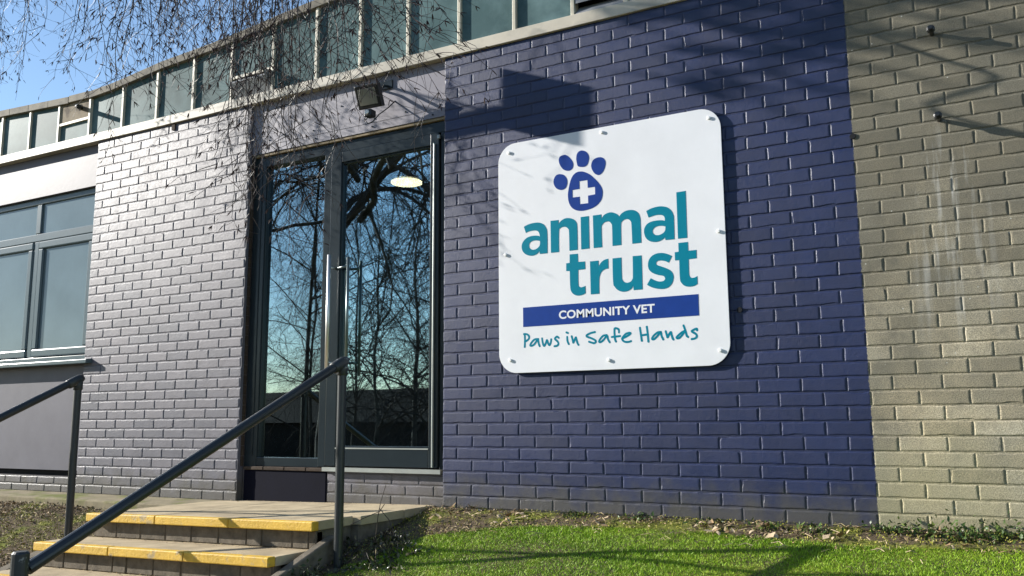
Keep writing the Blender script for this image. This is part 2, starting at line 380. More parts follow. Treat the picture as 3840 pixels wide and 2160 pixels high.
# ---- roof trim (two lengths with a lapped joint), roof edge, roof
def tz(X): return 2.985 - 0.0095*min(X, 0) + 0.002*max(X, 0)
def strip(mb, x0, x1, y0, y1, fb, ft, n=1):
    for i in range(n):
        a = x0 + (x1-x0)*i/n; b = x0 + (x1-x0)*(i+1)/n
        mb.hexa([(a,y0,fb(a)),(b,y0,fb(b)),(b,y1,fb(b)),(a,y1,fb(a)),(a,y0,ft(a)),(b,y0,ft(b)),(b,y1,ft(b)),(a,y1,ft(a))])
for x0, x1, y in ((-7.2, -2.775, -.017), (-2.79, 1.95, -.019), (1.94, 4.8, -.017)):
    q = MB(); strip(q, x0, x1, y, .12, tz, lambda X: tz(X) + .078); q.build('roof_trim', M['trim'], B, bevel=.004)
q = MB(); q.box(-2.725, -2.69, -.010, .02, 2.955, 3.02); q.build('trim_clip', M['oldwood'], B)
RT = [(-7.2,3.665),(-5.25,3.588),(-4.15,3.523),(-3.86,3.515),(-3.45,3.535),(-2.93,3.594),(-2.29,3.622),(-1.69,3.677),(-1.2,3.718),(2.0,3.96),(4.8,4.2)]
def rt(X):
    for (a, za), (b, zb) in zip(RT, RT[1:]):
        if X <= b: return za + (zb-za)*(X-a)/(b-a)
    return RT[-1][1]
for x0, x1, dz in ((-7.2,-4.15,0), (-4.146,-3.855,.006), (-3.85,-1.6,0), (-1.595,1.2,.003), (1.205,4.8,0)):
    q = MB(); strip(q, x0, x1, -.016, .10, lambda X: rt(X) - .066 + dz, lambda X: rt(X) + dz, max(1, int((x1-x0)/.3)))
    q.build('roof_edge', M['roofedge'], B, bevel=.004)
q = MB(); strip(q, -7.2, 4.8, .10, 9.0, lambda X: rt(X) - .12, lambda X: rt(X) - .012, 24); q.build('roof', M['roofedge'], B)
q = MB(); q.box(-7.2,4.8,8.9,9.0,-.3,3.4); q.box(-7.2,-7.1,.2,9,-.3,3.5); q.box(4.7,4.8,.25,9,-.3,4.0); q.box(-7.2,4.8,.12,.16,3.06,3.2)
q.build('back_wall', M['house'], B)
# ---- clerestory lights: pane + mullion each
XS = [-7.0,-6.54,-6.09,-5.64,-5.19,-4.74,-4.295,-3.845,-3.39,-2.945,-2.5,-2.06,-1.61,-1.165,-.745,-.315,.115,.545,.97,1.33,1.78,2.23]
for i in range(len(XS)-1):
    a, b = XS[i], XS[i+1]
    q = MB(); f0 = lambda X: 3.05; f1 = lambda X: rt(X) - .06
    tilt = rng.uniform(-.004, .004)
    yy = .019
    if abs(a + 4.295) < .01:
        q = MB(); strip(q, a, b, yy, .1, f0, lambda X: 3.262)
        w = q.build('clerestory_light', M['teal'], B)
        q = MB(); strip(q, a+.02, b, yy-.012, .1, lambda X: 3.285, f1); q.build('stained_board', M['boardwood'], w)
        q = MB(); strip(q, a+.015, b-.015, yy-.02, .1, lambda X: 3.262, lambda X: 3.284); q.build('glazing_bar', M['mullion'], w)
        q = MB(); q.tube([(-3.99, .02, 3.392), (-3.94, -.06, 3.375), (-3.86, -.10, 3.345)], .021, 14); q.tube([(-3.99,.03,3.394),(-3.985,.005,3.391)], .032, 14)
        q.build('overflow_pipe', M['black'], w, smooth=False)
    elif abs(a - .97) < .01:
        q = MB()
        for j in range(8):
            z = 3.062 + j*.088
            q.hexa([(a+.02,.0,z),(b-.02,.0,z),(b-.02,.07,z+.07),(a+.02,.07,z+.07),(a+.02,.0,z+.022),(b-.02,.0,z+.022),(b-.02,.07,z+.092),(a+.02,.07,z+.092)])
        w = q.build('louvre_panel', M['louvre'], B)
        bx('louvre_back', M['dark'], w, a+.01, b-.01, .085, .1, 3.05, rt(a) - .07)
    elif abs(a + 2.06) < .01:
        q = MB(); strip(q, a, b, yy, .1, lambda X: 3.275, f1); w = q.build('clerestory_light', M['teal'], B)
        # hopper vent left ajar under the fixed light
        q = MB(); q.hexa([(a+.02,-.035,3.215),(b-.02,-.035,3.215),(b-.02,.03,3.085),(a+.02,.03,3.085),(a+.02,-.028,3.23),(b-.02,-.028,3.23),(b-.02,.045,3.10),(a+.02,.045,3.10)])
        q.build('open_hopper_vent', M['louvre'], w, bevel=.003)
        bx('vent_opening', M['dark'], w, a+.02, b-.02, .08, .1, 3.05, 3.275)
        q = MB(); q.box(a+.015, b-.015, .0, .07, 3.262, 3.285); q.build('glazing_bar', M['mullion'], w)
        q = MB(); q.add([(b-.024,.03,3.09),(b-.024,-.09,3.24),(b-.024,.04,3.27),(b-.02,.03,3.09),(b-.02,-.09,3.24),(b-.02,.04,3.27)], [(0,1,2),(5,4,3),(0,3,4,1),(1,4,5,2),(2,5,3,0)]); q.build('vent_cheek', M['louvre'], w)
    else:
        q.hexa([(a,yy+tilt,3.05),(b,yy-tilt,3.05),(b,.1,3.05),(a,.1,3.05),(a,yy+tilt,f1(a)),(b,yy-tilt,f1(b)),(b,.1,f1(b)),(a,.1,f1(a))])
        w = q.build('clerestory_light', M['teal'], B)
    q = MB(); q.hexa([(a-.013,-.004,3.056),(a+.013,-.004,3.056),(a+.013,.06,3.056),(a-.013,.06,3.056),(a-.013,-.004,f1(a)),(a+.013,-.004,f1(a)),(a+.013,.06,f1(a)),(a-.013,.06,f1(a))])
    q.build('mullion', M['mullion'], w, bevel=.003)
# ---- window left of the pier
win = MB()
for b in [(-3.775,-3.70),(-6.9,-6.8)]: win.box(b[0], b[1], .085, .17, 1.09, 2.64)
win.box(-6.8, -3.775, .085, .17, 2.582, 2.64); win.box(-6.8, -3.775, .087, .17, 2.225, 2.30); win.box(-6.8, -3.775, .087, .17, 1.09, 1.14)
for x in (-4.66, -5.62): win.box(x, x+.075, .086, .17, 1.14, 2.225); win.box(x, x+.075, .086, .17, 2.30, 2.582)
wo = win.build('window', M['winframe'], B, bevel=.008)
for a, b in ((-4.58,-3.78),(-5.54,-4.665),(-6.8,-5.625)):
    c = MB(); z0, z1 = 1.142, 2.222; t = .072
    for (p, r) in (((a,b,z0,z0+t)),((a,b,z1-t,z1))), : pass
    c.box(a, b, .076, .15, z0, z0+t); c.box(a, b, .076, .15, z1-t, z1)
    c.box(a, a+t, .076, .15, z0+t, z1-t); c.box(b-t, b, .076, .15, z0+t, z1-t)
    co = c.build('casement', M['winframe'], wo, bevel=.012)
    bx('pane', M['winpane'], wo, a+t-.01, b-t+.01, .100, .110, z0+t-.01, z1-t+.01)
    bx('pane', M['winpane'], wo, a-.01, b+.01, .104, .112, 2.29, 2.59)
s = MB(); s.hexa([(-7.0,-.056,1.045),(-3.585,-.056,1.045),(-3.585,.13,1.055),(-7.0,.13,1.055),(-7.0,-.056,1.082),(-3.585,-.056,1.082),(-3.585,.13,1.098),(-7.0,.13,1.098)])
s.build('sill', M['winframe'], wo, bevel=.006)
# ---- glazed entrance screen: frame, sidelight, door
d = MB()
d.box(-1.819, -1.700, .062, .16, .215, 2.582); d.box(-1.70, -.006, .060, .16, 2.50, 2.582); d.box(-1.095, -1.03, .050, .16, .225, 2.50)
d.box(-1.70, -1.095, .064, .16, .22, .285); d.box(-.068, -.006, .058, .16, .225, 2.50)
fr = d.build('entrance_screen', M['slate'], B, bevel=.004)
d = MB(); d.box(-1.70,-1.692,.075,.16,.285,2.50); d.box(-1.74,-1.735,.055,.16,.3,2.5); d.build('glazing_bead', M['slate'], fr, bevel=.003)
bx('sidelight_pane', M['glass'], fr, -1.70, -1.095, .1035, .1045, .285, 2.50)
D = MB()
D.box(-1.026, -.93, .042, .10, .235, 2.495); D.box(-.145, -.075, .042, .10, .235, 2.495); D.box(-.93, -.145, .043, .10, 2.415, 2.495); D.box(-.93, -.145, .043, .10, .235, .362)
do = D.build('door', M['slate'], B, bevel=.004)
bx('pane', M['glass'], do, -.93, -.145, .0755, .0765, .362, 2.415)
d = MB(); d.box(-.93,-.922,.055,.09,.362,2.415); d.box(-.153,-.145,.055,.09,.362,2.415); d.box(-.922,-.153,.055,.09,.362,.372); d.box(-.922,-.153,.055,.09,2.405,2.415)
d.build('glazing_bead', M['slate'], do, bevel=.003)
d = MB(); d.tube([(-.108,.036,.24),(-.108,.036,2.42)], .0075, 12); d.build('finger_guard', M['alu'], do)
bx('guard_end_block', M['alu'], do, -.082, -.062, .030, .045, 2.45, 2.475)
bx('kick_strip', M['alu'], do, -.93, -.145, .0395, .0425, .352, .361)
bx('threshold', M['alu'], B, -1.02, -.03, .012, .12, .199, .226)
for y, nm in ((-.018, 'pull_handle'), (.005, 'pull_handle')):
    d = MB(); xx = -.972 if y < 0 else -.818
    d.tube([(xx, y, .86), (xx, y, 1.72 if y < 0 else 1.69)], .0145 if y < 0 else .0105, 14)
    for z in (.95, 1.63): d.tube([(xx, y, z), (xx + .005, .045, z)] if y < 0 else [(xx, y, z), (-.94, .046, z)], .009, 10)
    d.build(nm, M['chrome'] if y < 0 else M['dullsteel'], do, smooth=True)
# ---- room seen dimly through the glass
r = MB()
r.box(-6, .8, .0, .0, 0, 0) if False else None
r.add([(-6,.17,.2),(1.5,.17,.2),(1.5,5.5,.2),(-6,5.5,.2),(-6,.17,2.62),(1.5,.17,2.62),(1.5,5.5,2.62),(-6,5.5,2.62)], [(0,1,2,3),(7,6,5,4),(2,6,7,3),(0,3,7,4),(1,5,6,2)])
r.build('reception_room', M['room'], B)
bx('inner_white_wall', M['pillar'], B, -1.80, -1.605, .17, .23, .2, 2.62)
# two lit ceiling lamps
for (x, y, z, rr, lab) in ((-.90, .80, 2.44, .125, 'round glowing ceiling lamp seen through the door glass, the larger one'), (-2.56, 1.25, 2.17, .11, 'small glowing lamp seen through the sidelight, half hidden by the white wall')):
    l = empty('ceiling_lamp', (x, y, z)); tag(l, lab, 'lamp', 'lit lamps inside the clinic')
    q = MB(); q.disc((0,0,-.006), rr, .012, 32); q.build('diffuser', M['lamp'], l)
    q = MB(); q.disc((0,0,.0065), rr*.8, .02, 24); q.tube([(0,0,.04),(0,0,2.615-z)], .012, 8); q.build('lamp_mount', M['whiteplastic'], l)

# ------------------------------------------------------------------ sign board on the wall
LETTERS=[[[(616,1741,1),(649,1753),(688,1758),(726,1755),(755,1741),(772,1718),(780,1685),(780,1556,1),(727,1556,1),(725,1575,1),(708,1559),(682,1551),(653,1553),(624,1566),(605,1588),(599,1615),(607,1643),(632,1666),(661,1675),(693,1676),(719,1672),(729,1665,1),(724,1688),(714,1702),(693,1709),(668,1709),(645,1706),(630,1700,1)],[(729,1638,1),(705,1644),(683,1645),(662,1637),(652,1621),(655,1603),(670,1590),(692,1588),(714,1597),(727,1613)]],[[(804,1757,1),(859,1756,1),(859,1729,1),(874,1747),(902,1760),(933,1759),(961,1748),(979,1728),(985,1696),(985,1556,1),(930,1556,1),(929,1674),(923,1694),(908,1706),(889,1709),(870,1702),(861,1682),(859,1555,1),(804,1556,1)]],[[(1009,1756,1),(1063,1756,1),(1063,1556,1),(1009,1556,1)]],[[(1090,1756,1),(1145,1756,1),(1146,1728,1),(1160,1748),(1184,1759),(1210,1761),(1233,1753),(1250,1742),(1260,1728,1),(1276,1746),(1303,1758),(1331,1760),(1360,1753),(1382,1733),(1392,1703),(1393,1670),(1394,1556,1),(1338,1556,1),(1336,1671),(1332,1691),(1321,1703),(1307,1708),(1290,1705),(1276,1695),(1270,1674),(1269,1556,1),(1213,1556,1),(1213,1669),(1210,1689),(1199,1703),(1185,1708),(1164,1704),(1151,1692),(1145,1672),(1146,1555,1),(1091,1556,1)]],[[(1430,1741,1),(1459,1752),(1492,1758),(1526,1757),(1558,1747),(1582,1725),(1594,1697),(1596,1673),(1595,1555,1),(1541,1556,1),(1540,1574,1),(1524,1561),(1499,1552),(1472,1552),(1444,1561),(1422,1583),(1413,1614),(1416,1640),(1433,1663),(1459,1674),(1490,1677),(1523,1675),(1541,1669,1),(1541,1688),(1532,1701),(1513,1708),(1485,1709),(1460,1704),(1443,1701,1)],[(1544,1635,1),(1522,1642),(1497,1643),(1477,1636),(1466,1621),(1468,1605),(1481,1593),(1503,1590),(1526,1597),(1540,1611)]],[[(1616,1828,1),(1671,1829,1),(1670,1555,1),(1616,1556,1)]],[[(931,1533,1),(985,1532,1),(986,1481,1),(1032,1480,1),(1033,1433,1),(986,1432,1),(986,1345),(992,1330),(1007,1325),(1031,1331,1),(1032,1287,1),(1009,1278),(980,1276),(955,1285),(937,1306),(931,1340),(930,1431,1),(906,1433,1),(907,1480,1),(930,1481,1)]],[[(1065,1477,1),(1120,1477,1),(1121,1438,1),(1135,1462),(1158,1477),(1183,1482,1),(1183,1423,1),(1159,1420),(1139,1407),(1127,1385),(1122,1352),(1121,1277,1),(1066,1277,1)]],[[(1211,1481,1),(1267,1481,1),(1267,1368),(1271,1347),(1283,1333),(1300,1328),(1320,1332),(1332,1346),(1336,1366),(1338,1482,1),(1393,1481,1),(1393,1281,1),(1338,1281,1),(1337,1307,1),(1323,1289),(1299,1278),(1270,1277),(1243,1287),(1221,1309),(1211,1340)]],[[(1577,1459,1),(1556,1422,1),(1536,1433),(1513,1439),(1492,1439),(1481,1429),(1484,1417),(1503,1408),(1535,1394),(1565,1376),(1580,1352),(1581,1327),(1571,1301),(1552,1282),(1524,1274),(1493,1276),(1461,1284),(1437,1295),(1421,1306,1),(1445,1342,1),(1467,1329),(1493,1319),(1518,1319),(1531,1329),(1528,1343),(1515,1351),(1487,1358),(1457,1372),(1436,1394),(1431,1422),(1438,1451),(1457,1472),(1486,1483),(1519,1483),(1549,1474)]],[[(1617,1531,1),(1673,1531,1),(1673,1480,1),(1721,1480,1),(1720,1432,1),(1674,1431,1),(1673,1355),(1676,1334),(1686,1324),(1702,1323),(1720,1330,1),(1720,1286,1),(1698,1276),(1669,1274),(1644,1282),(1626,1301),(1619,1328),(1619,1431,1),(1594,1432,1),(1594,1479,1),(1617,1480,1)]]]
PAW=[[[(1018,2041),(1043,2033),(1076,2013),(1109,1981),(1136,1948),(1154,1915),(1157,1883),(1148,1847),(1122,1819),(1089,1803),(1049,1795),(1013,1794),(976,1804),(948,1826),(931,1860),(926,1903),(932,1945),(945,1992),(963,2024),(989,2040)],[(1005,1981,1),(1059,1981,1),(1060,1932,1),(1108,1932,1),(1108,1885,1),(1061,1883,1),(1061,1836,1),(1006,1837,1),(1005,1884,1),(957,1885,1),(957,1932,1),(1005,1933,1)]],[[(877,2045),(900,2036),(918,2014),(924,1987),(916,1958),(898,1945),(875,1944),(849,1957),(832,1983),(829,2011),(841,2036),(858,2045)]],[[(912,2163),(934,2149),(956,2122),(966,2096),(961,2072),(944,2059),(920,2060),(895,2074),(875,2104),(867,2133),(873,2154),(890,2162)]],[[(1029,2172),(1054,2160),(1071,2133),(1071,2106),(1061,2079),(1044,2068),(1021,2069),(998,2077),(990,2100),(987,2130),(994,2159),(1012,2172)]],[[(1149,2111),(1170,2099),(1181,2076),(1177,2048),(1163,2018),(1143,2003),(1126,2003),(1107,2016),(1091,2042),(1086,2069),(1095,2095),(1118,2110)]]]
TAG=[[(615,1062),(616,1023),(614,985)],[(610,1064),(631,1062),(645,1048),(642,1032),(624,1020),(615,1019)],[(709,1028),(686,1028),(665,1013),(653,995),(660,989),(679,996),(699,1019),(707,1027),(711,1002),(718,984)],[(735,1031),(740,1001),(749,984),(760,1000),(768,1020),(776,999),(785,987),(794,1002),(797,1022)],[(849,1028),(837,1036),(822,1025),(839,1008),(846,994),(838,982),(819,979)],[(905,1032),(907,1005),(915,987)],[(900,1059),(911,1054)],[(935,1033),(941,1011),(945,995),(953,1010),(962,1025),(966,1013),(972,991),(979,980)],[(1087,1050),(1061,1046),(1035,1035),(1035,1026),(1065,1014),(1088,1001),(1090,989),(1077,985),(1047,995)],[(1162,1028),(1141,1026),(1122,1009),(1113,994),(1121,988),(1140,1000),(1164,1024),(1170,1003),(1180,985)],[(1240,1039),(1238,1057),(1219,1066),(1212,1058),(1212,1024),(1215,997),(1220,987)],[(1193,1015),(1245,1018)],[(1265,1005),(1292,1016),(1310,1028),(1305,1034),(1284,1029),(1265,1013),(1259,998),(1273,984),(1295,981),(1313,985)],[(1370,1059),(1374,1026),(1379,984)],[(1412,1062),(1416,1024),(1419,977)],[(1377,1015),(1417,1018)],[(1496,1028),(1476,1026),(1452,1009),(1442,992),(1452,988),(1472,1004),(1494,1025),(1499,1004),(1508,985)],[(1524,1031),(1531,1006),(1534,995),(1544,1013),(1554,1024),(1558,1009),(1563,990),(1569,980)],[(1637,1027),(1616,1017),(1592,998),(1588,988),(1603,988),(1623,1007),(1637,1027)],[(1630,1057),(1641,1023),(1646,1000),(1655,990)],[(1707,1026),(1704,1035),(1681,1026),(1677,1020),(1699,1005),(1704,992),(1694,981),(1675,978)]]
def smooth_loop(pts):
    """closed outline in mm; points flagged 1 are corners, the rest is a Catmull-Rom curve"""
    n = len(pts); out = []
    for i in range(n):
        p0, p1, p2, p3 = pts[i-1], pts[i], pts[(i+1) % n], pts[(i+2) % n]
        c1, c2 = len(p1) == 3, len(p2) == 3
        out.append((p1[0], p1[1]))
        if c1 and c2: continue
        m1 = (0, 0) if c1 else ((p2[0]-p0[0])/2, (p2[1]-p0[1])/2)
        m2 = (0, 0) if c2 else ((p3[0]-p1[0])/2, (p3[1]-p1[1])/2)
        if c1: m1 = ((p2[0]-p1[0])*1.0 - m2[0]*.5 + (p2[0]-p1[0])*.5, (p2[1]-p1[1]) - m2[1]*.5 + (p2[1]-p1[1])*.5)
        if c2: m2 = ((p2[0]-p1[0])*1.5 - m1[0]*.5, (p2[1]-p1[1])*1.5 - m1[1]*.5)
        for t in (.2, .4, .6, .8):
            a = 2*t**3-3*t*t+1; b = t**3-2*t*t+t; c = -2*t**3+3*t*t; e = t**3-t*t
            out.append((a*p1[0]+b*m1[0]+c*p2[0]+e*m2[0], a*p1[1]+b*m1[1]+c*p2[1]+e*m2[1]))
    return out
def filled(name, shapes, y, m, parent, ext=0.0004):
    """flat vinyl cut-outs in the plane of the wall: each shape is a list of outlines (the 2nd cuts a hole)"""
    cu = bpy.data.curves.new(name, 'CURVE'); cu.dimensions = '2D'; cu.fill_mode = 'BOTH'; cu.extrude = ext
    for loops in shapes:
        for lp in loops:
            sp = cu.splines.new('POLY'); sp.points.add(len(lp)-1); sp.use_cyclic_u = True
            for i, p in enumerate(lp): sp.points[i].co = (p[0]/1000, p[1]/1000, 0, 1)
    o = bpy.data.objects.new('tmp', cu); me = bpy.data.meshes.new_from_object(o); me.name = name
    bpy.data.objects.remove(o)
    me.transform(Matrix(((1,0,0,0),(0,0,-1,y),(0,1,0,0),(0,0,0,1))))
    me.materials.append(m)
    o = bpy.data.objects.new(name, me); COL.objects.link(o); o.parent = parent; return o
SG = empty('sign_board'); tag(SG, 'large white rounded square sign with teal lettering and blue paw on navy wall', 'sign')
def rrect(x0, x1, z0, z1, r, n=10):
    o = []
    for cx, cz, a0 in ((x1-r, z1-r, 0), (x0+r, z1-r, 90), (x0+r, z0+r, 180), (x1-r, z0+r, 270)):
        for k in range(n+1): a = R(a0 + 90*k/n); o.append((cx + r*math.cos(a), cz + r*math.sin(a)))
    return o
def plate(name, outline, y0, y1, m, parent, bevel=0.0):
    n = len(outline); q = MB()
    q.add([(x, y0, z) for x, z in outline] + [(x, y1, z) for x, z in outline], [tuple(range(n)), tuple(range(2*n-1, n-1, -1))] + [(i, n+i, n+(i+1) % n, (i+1) % n) for i in range(n)])
    return q.build(name, m, parent, bevel=bevel)
plate('board', rrect(.432, 1.890, .826, 2.298, .125), -.021, -.016, M['signwhite'], SG, bevel=.0012)
plate('backing', rrect(.437, 1.885, .831, 2.293, .12), -.0155, -.003, M['signedge'], SG)
for x, z in [(.512,2.238),(1.16,2.265),(1.823,2.236),(.484,1.574),(1.852,1.572),(.513,.906),(1.173,.881),(1.833,.908)]:
    q = MB(); q.disc((x, -.0305, z), .0105, .0093, 14, 'y'); q.build('screw_cap', M['whiteplastic'], SG, bevel=.003)
filled('lettering', [[smooth_loop(l) for l in s] for s in LETTERS], -.0218, M['signteal'], SG)
filled('paw_emblem', [[smooth_loop(l) for l in s] for s in PAW], -.0218, M['signblue'], SG)
ban = filled('banner', [[[(605,1108.5),(1721.5,1107.5),(1722,1228),(605,1229)]]], -.0218, M['signblue'], SG)
# banner words
tc = bpy.data.curves.new('banner_words', 'FONT'); tc.body = 'COMMUNITY VET'; tc.size = .07; tc.extrude = .0004; tc.offset = .0019; tc.space_character = 1.04
to = bpy.data.objects.new('tmp', tc); me = bpy.data.meshes.new_from_object(to); bpy.data.objects.remove(to)
co = np.array([v.co[:] for v in me.vertices]); lo, hi = co.min(0), co.max(0)
sx = (1.464-.853)/(hi[0]-lo[0]); sy = (1.1925-1.1415)/(hi[1]-lo[1])
me.transform(Matrix.Translation((.853, -.0226, 1.1415)) @ Matrix(((sx,0,0,-lo[0]*sx),(0,0,-1,0),(0,sy,0,-lo[1]*sy),(0,0,0,1))))
me.materials.append(M['signwhite']); me.name = 'banner_words'
to = bpy.data.objects.new('banner_words', me); COL.objects.link(to); to.parent = ban
# hand written tagline: round ended strokes
q = MB()
for si, st in enumerate(TAG):
    P = [(p[0]/1000, p[1]/1000) for p in st]; D = []
    n = len(P)
    for i in range(n-1):
        a, b, c, e = P[max(i-1,0)], P[i], P[i+1], P[min(i+2,n-1)]
        for t in (0, .25, .5, .75):
            D.append(tuple(.5*((2*b[k]) + (-a[k]+c[k])*t + (2*a[k]-5*b[k]+4*c[k]-e[k])*t*t + (-a[k]+3*b[k]-3*c[k]+e[k])*t**3) for k in (0, 1)))
    D.append(P[-1]); w = .0062
    for i, p in enumerate(D):
        y = -.0214 - .00003*(i % 12) - .00002*(si % 3)
        ww = w*(1.0 + .12*math.sin(i*.9 + si))
        vs = [(p[0] + ww*math.cos(2*math.pi*k/12), y, p[1] + ww*math.sin(2*math.pi*k/12)) for k in range(12)]
        q.add(vs, [tuple(range(12))])
        if i < len(D)-1:
            r_ = D[i+1]; dx, dz = r_[0]-p[0], r_[1]-p[1]; L_ = math.hypot(dx, dz) or 1; nx, nz = -dz/L_*w, dx/L_*w
            q.add([(p[0]+nx,y-.000015,p[1]+nz),(p[0]-nx,y-.000015,p[1]-nz),(r_[0]-nx,y-.000015,r_[1]-nz),(r_[0]+nx,y-.000015,r_[1]+nz)], [(0,1,2,3)])
q.build('tagline_lettering', M['signteal'], SG)

# ------------------------------------------------------------------ floodlight over the door
FL = empty('floodlight', (-.545, -.15, 2.78)); tag(FL, 'small black LED floodlight with motion sensor on the fascia over the entrance', 'floodlight')
rot = Matrix.Rotation(R(3), 4, 'Z') @ Matrix.Rotation(R(24), 4, 'X') 
q = MB(); q.box(-.098, .098, .0, .045, -.082, .082); 
for k in range(7): q.box(-.08 + k*.025, -.07 + k*.025, .046, .066, -.07, .07)
q.xform(rot); q.build('housing', M['black'], FL, bevel=.006)
q = MB(); q.box(-.074, .074, -.0045, -.001, -.057, .057); q.xform(rot); q.build('lamp_window', M['lens'], FL, bevel=.002)
q = MB(); q.box(-.088, .088, -.003, -.0005, .060, .074); q.box(-.088, .088, -.003, -.0005, -.074, -.060); q.box(-.088, -.077, -.003, -.0005, -.0595, .0595); q.box(.077, .088, -.003, -.0005, -.0595, .0595)
q.xform(rot); q.build('rim', M['black'], FL)
q = MB(); q.tube([(-.06, .045, .05), (-.06, .12, .12), (-.06, .185, .13)], .010, 8); q.tube([(.06, .045, .05), (.05, .12, .11), (.04, .185, .13)], .010, 8); q.box(-.08, .08, .170, .183, .11, .17)
q.build('bracket', M['slate'], FL)
q = MB(); q.box(-.022, .038, -.01, .05, -.145, -.095); so_ = q.build('motion_sensor', M['black'], FL, bevel=.006)
q = MB(); q.disc((.006, -.019, -.117), .016, .012, 16, 'y'); q.build('sensor_lens', M['whiteplastic'], so_, bevel=.004)
q = MB(); q.tube([(.03, .03, -.10), (-.02, .0, -.17), (.012, -.005, -.20), (.05, .0, -.19), (.07, .04, -.13), (.085, .12, -.06), (.10, .185, .01)], .0045, 6); q.build('cable', M['black'], FL, smooth=True)

# ------------------------------------------------------------------ bolts left in the bare brick
for x, z, ln, lab in ((2.995, 2.48, .10, 'black capped bolt sticking out of bare brick, the upper one near the top edge'), (2.995, 2.021, .11, 'black capped bolt sticking out of bare brick above the white lime streaks'), ):
    b = empty('wall_bolt', (x, 0, z)); tag(b, lab, 'bolt', 'bolts in the bare brick')
    q = MB(); q.tube([(0, .02, 0), (0, -ln, 0)], .011, 12); q.build('stud', M['black'], b)
    q = MB(); q.tube([(0, -ln*.55, 0), (0, -ln*.60, 0), (0, -ln*.75, 0), (0, -ln*.8, 0)], [.014, .020, .020, .013], 14); q.build('nut', M['black'], b)
for x, z, lab in ((2.583, 2.005, 'dark drill hole plug at the edge of the navy paint'), (1.944, 1.126, 'dark drill hole plug right of the sign, near its lower corner')):
    q = MB(); q.tube([(x, .01, z), (x, -.006, z), (x, -.0062, z)], [.017, .015, .010], 14); tag(q.build('hole_plug', M['dark'], None), lab, 'plug', 'drill hole plugs')

# ------------------------------------------------------------------ steps, rails, kerb
def tl(x): return 0.018*(x + .14)
ST = empty('entrance_steps', (-1.1, -1.0, 0)); tag(ST, 'flight of concrete steps with worn yellow nosings up to the glass door', 'steps')
def slab(mb, x0, x1, y0, y1, z0, z1):
    mb.hexa([(x0,y0,z0+tl(x0)),(x1,y0,z0+tl(x1)),(x1,y1,z0+tl(x1)),(x0,y1,z0+tl(x0)),(x0,y0,z1+tl(x0)),(x1,y0,z1+tl(x1)),(x1,y1,z1+tl(x1)),(x0,y1,z1+tl(x0))])
def local(mb): mb.xform(Matrix.Translation((1.1, 1.0, 0))); return mb
q = MB(); xs = [-2.02, -1.40, -.777, -.145]; ys = [-1.0, -.70, -.28, .07]
for i in range(3):
    for j in range(3): slab(q, xs[i]+.0025, xs[i+1]-.0025 + (.055 if i == 2 and j else 0), ys[j]+.0025, ys[j+1]-.0025, -.05, 0)
local(q).build('landing', M['concrete'], ST, bevel=.004)
q = MB(); slab(q, -2.0, -.165, -.98, -.70, -.30, -.052); slab(q, -2.0, -.11, -.70, .06, -.30, -.0525); local(q).build('landing_base', M['riser'], ST)
for k, (z, y, xl, xr, js) in enumerate(((0, -1.0, -2.05, -.135, [-1.395, -.773]), (-.15, -1.285, -2.14, -.17, [-1.43, -.80]), (-.30, -1.57, -2.2, -.21, [-1.5, -.86]), (-.45, -1.855, -2.25, -.25, [-1.4, -.9]))):
    e = [xl] + js + [xr]; q = MB()
    for a, b in zip(e, e[1:]): slab(q, a+.0025, b-.0025, y-.055, y-.0005, z-.05, z+.001)
    local(q).build('nosing', M['yellow'], ST, bevel=.006)
    q = MB()
    if k: slab(q, xl, xr, y, y+.29, z-.05, z-.002); local(q).build('tread', M['concrete'], ST, bevel=.004)
    q = MB(); x = xl + .02
    while x < xr - .03:
        w_ = rng.choice((.108, .215, .215)); b = min(x + w_, xr - .02)
        slab(q, x, b, y-.004 + rng.uniform(-.004,.004), y+.05, z-.148, z-.056); x = b + .012
    slab(q, xl+.02, xr-.02, y+.003, y+.06, z-.15, z-.052)
    local(q).build('riser', M['riser'], ST, bevel=.004)
for x0, x1, zo in ((-.13, -.065, -.055), (-2.32, -2.215, -.10)):
    q = MB(); P = [(-.93, -.02+zo), (-1.45, -.205+zo), (-2.2, -.56+zo)] if x0 > -1 else [(-.96, -.085+zo), (-1.5, -.26+zo), (-2.2, -.60+zo)]
    for (ya, za), (yb, zb) in zip(P, P[1:]):
        q.hexa([(x0,yb,zb-.22),(x1,yb,zb-.22),(x1,ya,za-.22),(x0,ya,za-.22),(x0,yb,zb),(x1,yb,zb),(x1,ya,za),(x0,ya,za)])
    local(q).build('stringer', M['riser'], ST, bevel=.012)
KB = MB(); KB.hexa([(-7.5,-.30,-.16),(-2.0,-.33,-.16),(-2.0,.012,-.16),(-7.5,.012,-.16),(-7.5,-.30,-.045),(-2.0,-.33,-.045),(-2.0,.012,-.032),(-7.5,.012,-.034)])
tag(KB.build('concrete_kerb', M['kerb'], None, bevel=.01), 'mossy concrete kerb along the foot of the wall left of the steps', 'kerb')
